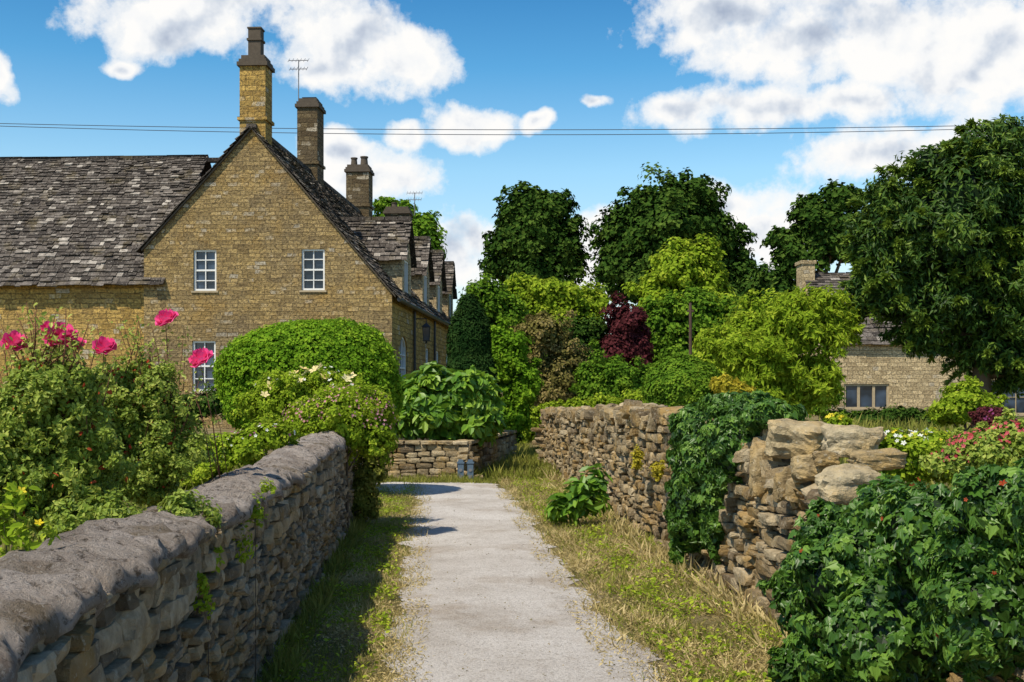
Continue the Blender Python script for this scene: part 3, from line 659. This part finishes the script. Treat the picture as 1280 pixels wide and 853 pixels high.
P('weeping_tree','bright green drooping tree in front of the widest dark tree','tree',60,[(848,340,34,32),(876,322,22,20),(820,365,24,28),(890,360,22,35),(850,395,55,35)],16000,.24,'lime',.2,tm='rh',droop=1.2,clump=.28,amp=.25,out=1.2)
P('broadleaf_tree','mid green leafy tree below the bright drooping tree, behind the clipped ball','tree',46,[(870,392,38,32),(825,412,30,40),(905,412,36,34),(845,445,45,40),(890,450,45,35),(805,440,22,30)],18000,.17,'mid',.15,clump=.28,amp=.25,out=1.2)
P('broadleaf_tree','fresh green loose tree between the pole and the yellow green shrub','tree',36,[(930,420,34,34),(965,400,26,26),(910,460,42,35),(950,465,45,35),(885,430,20,24),(945,385,16,14)],16000,.13,'lime',.12,clump=.3,core=.55,amp=.3,out=1.25)
P('rounded_tree','dark green round tree directly behind the columnar yew','tree',44,[(612,378,32,32),(638,395,24,28),(600,405,25,30),(625,430,30,35)],9000,.15,'mid',.15,clump=.3,amp=.06)
P('columnar_yew','dense dark columnar yew standing at the corner of the honey house','yew',27,[(587,430,27,50),(586,395,16,28),(589,465,31,34)],16000,.09,'conifer',.08,tm='slim',up=1.6,clump=.3,core=.93,shell=True,amp=.04)
P('garden_tree','yellow green spreading tree in the middle distance above the bronze bush','tree',48,[(690,372,48,22),(655,362,28,16),(728,392,30,28),(700,410,50,30),(660,395,35,25),(745,378,16,14)],17000,.17,'lime',.15,clump=.28,amp=.25,out=1.2)
P('broadleaf_tree','deep green shady tree right of the bronze bush','tree',44,[(728,430,42,40),(745,470,35,40),(715,480,35,40),(765,455,22,40)],15000,.14,'dark',.15,clump=.3,amp=.22,out=1.15)
P('bronze_shrub','bronze brown bush left of the deep green shady tree','shrub',36,[(678,420,32,30),(662,462,26,36),(704,462,28,35),(685,495,30,25)],14000,.1,'brown',.05,clump=.3,amp=.25,out=1.2)
P('green_shrub','tall fresh green bush right of the columnar yew, beside the low wall','shrub',29,[(636,448,24,40),(650,485,26,38),(628,425,14,20),(640,520,26,26),(612,475,14,30)],17000,.09,'box',.05,clump=.28,amp=.25,out=1.2)
P('purple_tree','dark maroon leaved small tree in the distance at the centre right','tree',43,[(782,405,20,26),(797,435,18,26),(772,435,18,26)],8000,.14,'purple',.1,clump=.33,amp=.25,out=1.2)
P('green_shrub','leafy mid green bush half covering the maroon tree','shrub',34,[(768,485,34,30),(795,490,28,26),(745,500,26,24),(765,462,16,16),(735,475,18,22)],14000,.1,'mid',.04,clump=.3,amp=.3,out=1.25)
P('green_shrub','low lime green bush over the far part of the right wall','shrub',30,[(760,508,30,14),(795,508,24,16),(725,512,24,14)],5000,.08,'lime',.03,clump=.33,amp=.25)
P('clipped_ball','dark green clipped ball shrub rising over the right wall','topiary',22,[(852,484,45,38)],14000,.06,'mid',.06,clump=.25,core=.93,shell=True,amp=.05,zmin=-1)
P('feathery_shrub','yellow green feathery shrub between the ivy and the big yew','shrub',19,[(1000,418,44,38),(955,455,46,32),(1032,385,28,26),(1048,412,24,28),(998,475,42,34),(925,440,28,18),(990,388,26,22),(1022,482,22,28),(965,500,40,24)],30000,.11,'lime',.06,tm='slim',droop=.4,clump=.26,core=.45,flat=.45,wild=.9,amp=.25,out=1.25)
P('yew_tree','big dark drooping yew filling the upper right corner','tree',19,[(1190,285,92,92),(1235,208,56,52),(1125,300,50,58),(1108,362,48,42),(1190,385,88,56),(1275,330,80,120),(1110,250,24,30),(1168,208,28,28),(1262,172,30,22),(1245,440,56,40),(1165,425,34,26),(1088,310,28,42),(1085,370,24,32),(1290,465,44,32),(1370,330,90,120),(1360,430,70,60)],120000,.115,'yew',.18,tm='slim',droop=.9,clump=.17,core=.68,dep=.9,wild=.8,amp=.18,out=1.1,spray=36,fill=.25)
P('green_shrub','pale green leafy bush at the foot of the cottage wall below the yew','shrub',16,[(1203,503,26,20),(1185,518,20,14),(1228,510,22,18),(1210,488,14,12)],8000,.06,'lime',.03,clump=.35,amp=.25,out=1.2)
P('green_shrub','dark low bush below the cottage window','shrub',30,[(1125,522,40,13),(1085,526,30,11),(1160,527,30,11)],7000,.09,'dark',.03,clump=.35)
P('green_shrub','row of mid green bushes closing the garden left of the cottage','shrub',32,[(1012,500,38,28),(960,505,40,28),(905,510,30,25),(1050,522,24,10)],9000,.1,'mid',.04,clump=.33)
P('heather_bush','round dusky purple bush near the right edge of the photo','shrub',15,[(1240,524,22,15),(1255,530,15,12)],5000,.045,'purple',.03,clump=.3,flowers=[('blossom','mauve',90,.035,.0)])
P('flowering_plant','bushy plant with small white flowers behind the flat grey slab','plant',9.4,[(1125,562,48,22),(1165,557,35,20),(1085,557,28,16),(1140,587,60,20)],14000,.04,'lime',None,clump=.3,core=.45,amp=.25,out=1.2,flowers=[('blossom','white',80,.04,.3),('small_blossom','yellow',60,.03,.3)],partname='foliage')
P('flowering_plant','tangled plant with small red flowers at the right edge behind the near ivy','plant',8.0,[(1235,562,50,24),(1270,550,40,24),(1195,578,35,18)],12000,.035,'rose',None,clump=.3,core=.45,amp=.25,out=1.2,flowers=[('blossom','red',260,.028,.1)],partname='foliage')
P('flowering_plant','yellow flowered plant with spiky tips beside the feathery shrub','plant',12.5,[(1045,530,14,12),(1062,545,18,12),(1030,548,20,12)],2600,.05,'lime',None,clump=.35,core=.5,flowers=[('blossom','yellow',40,.055,.5)],partname='foliage')
P('golden_shrub','small golden leaved shrub between the clipped ball and the mid ivy','shrub',17,[(905,482,18,12),(922,490,18,11)],2200,.06,'yellowleaf',None,clump=.4,core=.4,partname='foliage')
P('broad_leaved_shrub','broad-leaved bright green shrub growing over the low retaining wall','shrub',23.4,[(560,495,50,32),(520,508,30,32),(595,490,30,28),(545,528,52,22),(600,522,26,24)],6500,.2,'fig',.04,tm='el',droop=.8,clump=.34,core=.6,upn=.7,amp=.22,out=1.15)
P('green_shrub','small bushy clump spilling over the right end of the low wall','shrub',23.6,[(608,540,13,16)],1500,.07,'lime',None,clump=.4,partname='foliage')
P('green_shrub','bush with shadow painted into its dark leaves, behind the bend of the low wall','shrub',31,[(628,535,18,20),(640,545,14,12)],2200,.09,'dark',None,clump=.4,partname='foliage')  # stand-in for an unclear dark shape; shadow put into the dark leaf colour
P('green_shrub','low green bushes at the far end of the right wall','shrub',34,[(665,530,18,22),(655,545,14,12),(690,520,20,18)],4000,.1,'lime',None,clump=.4,partname='foliage')
P('dome_shrub','large bright green clipped dome bush in front of the gable','shrub',19,[(390,467,106,68),(335,490,56,58),(447,488,54,54),(395,515,104,40)],75000,.06,'box',.06,clump=.16,core=.93,shell=True,amp=.08,wild=.8)
P('flowering_shrub','shrub of cream and yellow roses right behind the left wall end','shrub',14.5,[(375,500,45,34),(335,510,34,30),(430,495,30,26),(405,478,24,18),(345,480,18,14)],18000,.04,'lime',.03,clump=.26,core=.5,amp=.25,out=1.25,flowers=[('blossom','cream',24,.13,.5),('small_blossom','white',24,.05,.2)],partname='foliage')
P('valerian_plant','bushy green plant with dusty pink flower heads over the left wall end','plant',13.4,[(430,525,52,40),(462,540,34,44),(395,530,40,30),(470,515,22,24)],24000,.038,'lime',.02,clump=.22,core=.55,amp=.2,out=1.15,flowers=[('blossom','palepink',420,.028,.1)],partname='foliage')
P('hanging_plant','green weeds hanging down around the end of the left wall','plant',14.6,[(462,585,18,38),(455,625,20,32),(470,560,18,26)],7000,.045,'grass',None,tm='el',clump=.4,core=.5,amp=.25,partname='foliage')
P('ground_cover','bright green low plants along the back of the left wall','plant',10.5,[(285,565,52,22),(330,550,40,18),(235,590,48,26),(210,610,30,25)],20000,.038,'lime',None,clump=.3,core=.5,amp=.25,out=1.15,flowers=[('blossom','white',40,.03,.3),('small_blossom','mauve',30,.03,.3)],partname='foliage')
P('green_shrub','dark low hedge between the gable and the roses','hedge',23,[(270,505,30,20),(230,510,30,20),(190,515,35,25),(130,515,40,25),(60,515,50,25),(0,515,40,25)],12000,.08,'dark',None,clump=.3,partname='foliage')
def rose(c,r,ax_):
    ax_=nrm(np.array(ax_,float)); t1=nrm(np.cross(ax_,[.3,.9,.2])); t2=np.cross(ax_,t1); parts=[]
    for j,(k,rr,h0,h1,cv) in enumerate(((3,.25,-.1,.75,.02),(4,.45,-.25,.72,.04),(5,.66,-.4,.60,.09),(6,.84,-.5,.40,.18),(6,.95,-.55,.10,.26))):
        for q in range(k):
            a0=2*math.pi*(q+random.random()*.3)/k+j*.7; wd=2*math.pi/k*1.35; G=[]
            for i in range(5):
                s=i/4
                for l in range(5):
                    e=(l/4-.5); w=e*wd*(.55+.45*math.sin(math.pi*min(1,s*.75+.1))); top=1-.4*(2*e)**2
                    rad=rr*(.12+.88*math.sin(s*math.pi/2))*(1+.10*random.uniform(-1,1))+cv*s*s*.6
                    z=h0+(h1-h0)*(s**1.4)*top-cv*.5*s**3
                    G.append(c+r*(t1*math.cos(a0+w)*rad+t2*math.sin(a0+w)*rad+ax_*z))
            Fq=[(i*5+l,i*5+l+1,i*5+l+6,i*5+l+5) for i in range(4) for l in range(4)]
            parts.append((np.array(G),[np.array(Fq)],np.full(16,.1+.45*random.random()+.1*j)))
    return merge(parts)
SP=[]
def rosebush(label,Y,bl,n,roses,mat='rose',reds=60,ztop=.5):
    r,B=P('rose_bush',label,'rose bush',Y,bl,n,.027,mat,None,'rose bushes behind the left wall',tm='el',clump=.24,core=.36,partname='foliage',wild=.9,out=1.3,amp=.3)
    z0=ORG[r.name][2]; m=MB()
    def shoot(p,q,nl=16,r0=.004):
        m.tube([tuple(p),tuple((p+q)/2+.01),tuple(q)],[r0,r0*.7,r0*.4],5)
        tt=rng.random(nl)[:,None]; PP=p+(q-p)*(.2+.78*tt)+sph(nl)*.03; N=nrm(sph(nl)+np.array([0,-.4,.6])); SP.append(inst(PP,N,perp(N,0,.4),.030*rng.uniform(.6,1.2,nl),'el',.4+.6*rng.random(nl)))
    for (px,py,y,rp) in roses:
        c=at(px,py,y); ax_=(random.uniform(-.5,.5),-.45,random.uniform(.6,.9)); V,ps,a=rose(c,.92*rp*y/F,ax_); make('flower',V,ps,M['pink'],r,attr=a,smooth=True)
        b=np.array((c[0]+random.uniform(-.15,.15),c[1]+.1,c[2]-.75)); shoot(b,c-np.array([0,0,.03]),26,.005)
        for k in range(3):
            q=c+np.array([random.uniform(-.14,.14),random.uniform(-.05,.1),-random.uniform(.03,.16)]); shoot(b+sph(1)[0]*.06,q,20,.003)
    for k in range(90):
        b=B[rng.integers(len(B))]; p=np.array(b[:3])+sph(1)[0]*np.array(b[3:6])*.6; q=p+np.array([random.uniform(-.16,.16),random.uniform(-.1,.1),random.uniform(.15,.42)]); shoot(p,q)
    m.build('stem',M['twig'],r,smooth=True)
    V,ps,a=merge(SP); SP.clear(); tag(make('shoot_leaves',V,ps,M['rose'],r,attr=a),kind='stuff')
    if reds:
        k=reds; bb=[B[i] for i in rng.integers(0,len(B),k)]; Pn=np.array([b[:3] for b in bb])+sph(k)*np.array([b[3:6] for b in bb])*1.1; N=nrm(sph(k)+np.array([0,-.6,.3])); V,ps,a=inst(Pn,N,perp(N,.5),.03*rng.uniform(.6,1.3,k),'el',.1+.9*rng.random(k)); tag(make('young_leaf',V,ps,M['redleaf'],r,attr=a),kind='stuff')
rosebush('tall rose bush with bright pink roses above the left wall, second from the left',7.2,[(150,525,50,44),(195,500,32,48),(180,560,50,50),(120,550,60,60),(165,610,50,32),(215,560,28,40),(150,480,30,28)],40000,[(207,397,7.2,15),(250,447,7.1,16),(130,432,7.0,16)],reds=200)
rosebush('leftmost rose bush with a cluster of pink roses above the left wall',5.6,[(40,520,60,54),(90,490,38,40),(20,590,70,54),(85,580,52,54),(60,640,62,34),(-20,560,50,70),(50,475,30,24)],46000,[(75,418,5.6,21),(18,426,5.6,17),(94,430,5.7,13),(60,410,5.8,12)],reds=150)
P('yellow_leaved_plant','sprigs of yellow green leaves at the left edge over the near wall top','plant',3.9,[(5,650,34,26),(45,668,22,16),(5,710,24,26),(-20,690,30,40),(20,625,20,14)],420,.036,'lime',.004,tm='el',clump=.6,core=0,fill=0,partname='foliage',flowers=[('blossom','yellow',8,.03,.4)])
P('creeping_plant','creeping leaves spilling over the near coping below the roses','plant',5.4,[(150,655,60,22),(215,668,36,16),(110,640,50,20),(230,640,30,22),(85,672,40,16,5.1)],9000,.026,'rose',None,tm='el',clump=.35,core=.35,amp=.3,out=1.25,partname='foliage')
P('ivy','dark glossy ivy hanging over the middle of the right wall','ivy',10,[(868,605,28,82,10.6),(856,650,17,46,11.0),(885,570,36,45,10.2),(918,555,34,48,9.5),(965,518,42,15,9.25),(900,615,20,52,9.95),(878,535,42,28,10.6),(930,505,46,16,9.6),(892,662,13,34,10.1)],34000,.055,'ivy',None,tm='ivy',droop=1.6,clump=.26,core=.8,upn=.1,partname='foliage',zmin=-.97,dep=.6,amp=.18)
P('ivy','thick glossy ivy covering the near end of the right wall at the right edge','ivy',5.6,[(1090,715,95,72,6.0),(1195,670,100,74,5.45),(1035,745,58,88,6.45),(1130,800,125,85,5.75),(1255,760,100,100,5.0),(1045,668,44,36,6.5),(1262,640,80,62,4.95),(1125,640,60,40,6.1),(1030,830,60,60,6.3),(1330,640,60,70,4.6)],44000,.050,'ivy',None,tm='ivy',droop=1.5,clump=.17,core=.8,upn=.15,partname='foliage',zmin=-.97,dep=.65,amp=.2,out=1.12,flowers=[('young_leaf','redleaf',50,.03,-.3)])
P('climbing_weed','thin trailing weed climbing the shaded face of the left wall','plant',6.3,[(318,640,14,24,6.4),(305,680,10,30,6.1),(335,610,10,10,6.7)],320,.026,'lime',.003,tm='el',clump=.6,core=0,partname='foliage')
P('climbing_weed','small ragged weed rooted low on the left wall face near the camera','plant',5.3,[(252,745,12,30,5.0),(268,700,9,16,5.3)],240,.026,'lime',.003,tm='el',clump=.6,core=0,partname='foliage')
P('broad_leaved_weed','large leaved burdock growing at the foot of the right wall','weed',14.6,[(728,622,22,22),(705,635,18,16),(745,605,10,24)],460,.14,'fig',.01,tm='el',clump=.5,core=.3,droop=.4,upn=.8,amp=.3,partname='foliage')
P('moss_tuft','yellow green moss tuft hanging on the face of the right wall','moss',12.5,[(797,575,6,18,13.0),(823,590,7,14,12.0)],900,.03,'yellowleaf',None,clump=.4,core=.6,partname='foliage')
# ---------------------------------------------------------------- verges
def verge(name,label,u0,u1,y0,y1,n,hmin,hmax,mat,pw=1.6,pref=0.,wtm='bl',clumpy=.6,lean=.45,ramp=None):
    q=rng.random(n*3)**pw; Y=y0+(y1-y0)*q; u=u0+(u1-u0)*rng.random(n*3)
    dens=np.array([.5+mn.noise(Vector((float(a)*2.3,float(b)*1.3,pref)))+.35*mn.noise(Vector((float(a)*7,float(b)*6,pref))) for a,b in zip(u,Y)])
    kp=np.clip(dens*2*clumpy+(1-clumpy),0,1)
    if ramp: kp=kp*np.clip(np.abs(u-ramp[0])/ramp[1],.08,1)
    keep=rng.random(n*3)<kp; Y=Y[keep][:n];u=u[keep][:n];dens=dens[keep][:n];k=len(Y)
    z=np.array([gz(a-K*b,b) for a,b in zip(u,Y)])
    P_=np.stack([u-K*Y,Y,z-.005],1); T=nrm(np.stack([rng.normal(0,lean,k),rng.normal(0,lean,k),np.ones(k)],1)); N=perp(T,0)
    S=rng.uniform(hmin,hmax,k)*(1+Y*.01)*(.6+.8*np.clip(dens,0,1)); v=.1+.9*np.clip(.5*rng.random(k)+.5*dens,0,1)
    V,ps,a=inst(P_,N,T,S,wtm,v)
    return tag(make(name,V,ps,M[mat],attr=a),label,'grass',kind='stuff')
verge('verge_grass','short green grass and weeds between the lane and the left wall',-.96,-.10,2,21,17000,.03,.075,'grass',ramp=(-.10,.35),clumpy=1.)
verge('verge_straw','short dry stalks among the grass of the left verge',-.9,-.02,2,21,36000,.03,.075,'dry',pref=21.,clumpy=.7,lean=1.7,ramp=(-.02,.35))
verge('wall_foot_grass','longer grass along the foot of the left wall',-1.0,-.80,2,15,4500,.07,.16,'grass',pref=4.,clumpy=1.)
verge('dry_verge_grass','straw coloured dry grass between the lane and the right wall',1.08,2.42,2,26,64000,.03,.10,'dry',pref=8.,lean=1.8,clumpy=.7,ramp=(1.08,.4))
verge('green_verge_grass','green grass tufts among the dry grass by the right wall',1.15,2.42,2,26,17000,.03,.11,'grass',pref=2.,clumpy=1.,ramp=(1.15,.5),lean=.8)
verge('wall_foot_straw','taller straw stems along the foot of the right wall',2.1,2.42,3,24,2600,.08,.20,'dry',pref=6.,lean=.9,clumpy=1.)
verge('bank_grass','bright green grass on the bank at the bend of the lane',.2,2.6,22,40,14000,.10,.24,'grass',pw=1.,pref=3.)
verge('lane_end_grass','green grass strip at the foot of the low retaining wall',-1.4,1.2,21.4,22.6,3500,.05,.14,'grass',pw=1.,pref=5.)
def weeds(name,label,u0,u1,y0,y1,n,size,mat,tm='el',zz=(.0,.08),pref=0.):
    Y=y0+(y1-y0)*rng.random(n*3)**1.5; u=u0+(u1-u0)*rng.random(n*3); d=np.array([.5+1.2*mn.noise(Vector((float(a)*2.5,float(b)*1.6,pref))) for a,b in zip(u,Y)]); kp=rng.random(n*3)<np.clip(d,0,1)**2; Y=Y[kp][:n];u=u[kp][:n];k=len(Y)
    P_=np.stack([u-K*Y,Y,rng.uniform(*zz,k)],1); N=nrm(np.array([0,0,1.])+sph(k)*.7); V,ps,a=inst(P_,N,perp(N,0),size*rng.uniform(.5,1.3,k),tm,.1+.9*rng.random(k)); tag(make(name,V,ps,M[mat],attr=a),label,'weeds',kind='stuff')
weeds('verge_weeds','small leafy weeds in the left verge',-.98,-.30,2.5,20,7000,.033,'lime',pref=1.)
weeds('verge_weeds','small leafy weeds in the right verge by the wall',1.4,2.4,3,24,9000,.038,'lime',pref=7.)
weeds('leaf_litter','dry leaf litter scattered along the lane edges',-.5,1.9,3,20,1800,.018,'brown',zz=(.012,.03),pref=9.)
weeds('leaf_litter','dry pale litter among the grass of the right verge',1.0,2.4,3,22,22000,.03,'dry',tm='slim',zz=(.0,.05),pref=12.)
weeds('leaf_litter','dry pale litter among the grass of the left verge',-.95,-.02,3,20,14000,.028,'dry',tm='slim',zz=(.0,.05),pref=15.)
verge('garden_turf','green turf and low growth in the garden behind the left wall',-9,-1.5,3,21,14000,.08,.25,'grass',pw=1.,pref=11.)
verge('garden_turf','green turf and low growth in the garden behind the right wall',2.9,12,4,30,16000,.10,.30,'grass',pw=1.,pref=13.)
tb=[]
for k in range(26):
    px=-200+k*66; Y=130+random.uniform(-10,25); tb.append((px,455+random.uniform(-10,10),60,48,Y))
V,ps,a=crown(blob_px(tb,130),20000,1.1,clump=.3); tag(make('distant_woodland',V,ps,M['dark'],attr=a),'dark mass of distant woodland behind all the gardens','woodland',kind='stuff')
# ---------------------------------------------------------------- sun, sky, camera
SD=nrm(np.array([-.36,-.40,.80])); el=math.asin(SD[2]); az_=math.atan2(SD[0],SD[1])
L=bpy.data.lights.new('sun','SUN'); L.energy=5.0; L.angle=math.radians(.5); L.color=(1,.905,.74); lo=bpy.data.objects.new('sun',L); col.objects.link(lo); lo.rotation_euler=Vector(SD).to_track_quat('Z','Y').to_euler(); lo.location=(-20,-20,40)
w=bpy.data.worlds.new('World'); bpy.context.scene.world=w; w.use_nodes=True; nt=w.node_tree; nt.nodes.clear()
t=NT.__new__(NT); t.t=nt; t.out=nt.nodes.new('ShaderNodeOutputWorld')
D=nt.nodes.new('ShaderNodeTexCoord').outputs['Generated']
sky=t.n('ShaderNodeTexSky',{},sky_type='NISHITA'); sky.sun_disc=False; sky.sun_elevation=el; sky.sun_rotation=az_; sky.air_density=1.0; sky.dust_density=.8; sky.ozone_density=2.0
sep=t.n('ShaderNodeSeparateXYZ',{0:D}).outputs
tint=t.ramp(sep[2],[(0,(1.0,.99,.95)),(.10,(1.0,1.0,.97)),(.18,(.78,1.0,.99)),(.26,(.34,.76,.90)),(.34,(.16,.54,.76)),(.6,(.42,.56,.66))])
skc=t.mix(1.0,sky.outputs[0],tint,'MULTIPLY'); skc=t.mix(1.0,skc,(.18,.18,.18),'MULTIPLY')
CL=[(215,25,85,50),(300,-20,150,50),(440,50,105,60),(400,90,80,28),(500,70,58,44),(590,160,56,26),(508,168,34,14),(672,157,22,14),(740,133,26,12),(470,215,76,34),(430,190,44,24),(600,295,66,38),(570,320,60,40),
(900,15,110,52),(1000,60,130,50),(1130,40,150,72),(1240,70,110,66),(1210,105,70,26),(860,145,74,28),(960,140,110,30),(1060,135,60,28),(1100,195,120,32),(915,255,84,40),(960,300,80,40),(-5,80,20,28),(155,82,22,12),(700,330,160,48),(760,290,60,34)]
mx=None
nz=t.n('ShaderNodeTexNoise',{'Vector':D,'Scale':16.0,'Detail':3.0}).outputs['Color']
wob=t.n('ShaderNodeVectorMath',{0:t.n('ShaderNodeVectorMath',{0:nz,1:(.5,.5,.5)},operation='SUBTRACT').outputs[0],1:(.05,.05,.05)},operation='MULTIPLY').outputs[0]
Dw=t.n('ShaderNodeVectorMath',{0:D,1:wob},operation='ADD').outputs[0]
for px,py,rx,ry in CL:
    d=np.array([(px-640)/F,1,(490-py)/F]); l=np.linalg.norm(d); d=d/l
    s=t.n('ShaderNodeVectorMath',{0:Dw,1:tuple(d)},operation='SUBTRACT').outputs[0]
    s=t.n('ShaderNodeVectorMath',{0:s,1:(F/rx*.93,1.5,F/ry*.93)},operation='MULTIPLY').outputs[0]
    q=t.math('SUBTRACT',1.0,t.n('ShaderNodeVectorMath',{0:s},operation='LENGTH').outputs['Value'])
    mx=q if mx is None else t.n('ShaderNodeMath',{0:mx,1:q,2:.35},operation='SMOOTH_MAX').outputs[0]
mx=t.math('MAXIMUM',mx,-1.0)
n1=t.noise(D,15,9,.6); nh=t.noise(D,48,6,.62)
Du=t.n('ShaderNodeVectorMath',{0:D,1:(-.006,0,.013)},operation='ADD').outputs[0]; n2=t.noise(Du,15,5,.52); n1s=t.noise(D,15,5,.52)
den=t.math('ADD',mx,t.math('ADD',t.math('MULTIPLY',t.math('SUBTRACT',n1,.5),1.9),t.math('MULTIPLY',t.math('SUBTRACT',nh,.5),.9)))
mask=t.ramp(den,[(-.0,0.),(.10,.22),(.30,.75),(.55,1.)])
mask=t.math('ADD',mask,t.ramp(den,[(.0,0.),(.0,0.)]))
lit=t.math('MULTIPLY_ADD',t.math('SUBTRACT',n1s,n2),2.6,.98); lit=t.math('SUBTRACT',lit,t.math('MULTIPLY',t.ramp(mx,[(.35,0.),(.9,1.)]),.42))
cc=t.ramp(lit,[(.2,(.40,.47,.60)),(.5,(.64,.70,.79)),(.76,(.93,.94,.95)),(.95,(1.0,.99,.97))])
fc=t.mix(mask,skc,cc)
bg=t.n('ShaderNodeBackground',{'Color':fc,'Strength':1.0}); nt.links.new(bg.outputs[0],t.out.inputs[0])
try:
    w.cycles.sampling_method='MANUAL'; w.cycles.sample_map_resolution=256
except Exception: pass
cam=bpy.data.cameras.new('camera'); cam.lens=36*F/1280; cam.sensor_width=36; cam.shift_y=(490-426.5)/1280; cam.clip_end=3000; cam.clip_start=.05
co=bpy.data.objects.new('camera',cam); col.objects.link(co); co.location=(0,0,EH); co.rotation_euler=(math.radians(90),0,0); bpy.context.scene.camera=co
sc=bpy.context.scene; sc.view_settings.view_transform='Standard'; sc.view_settings.look='None'; sc.view_settings.exposure=0
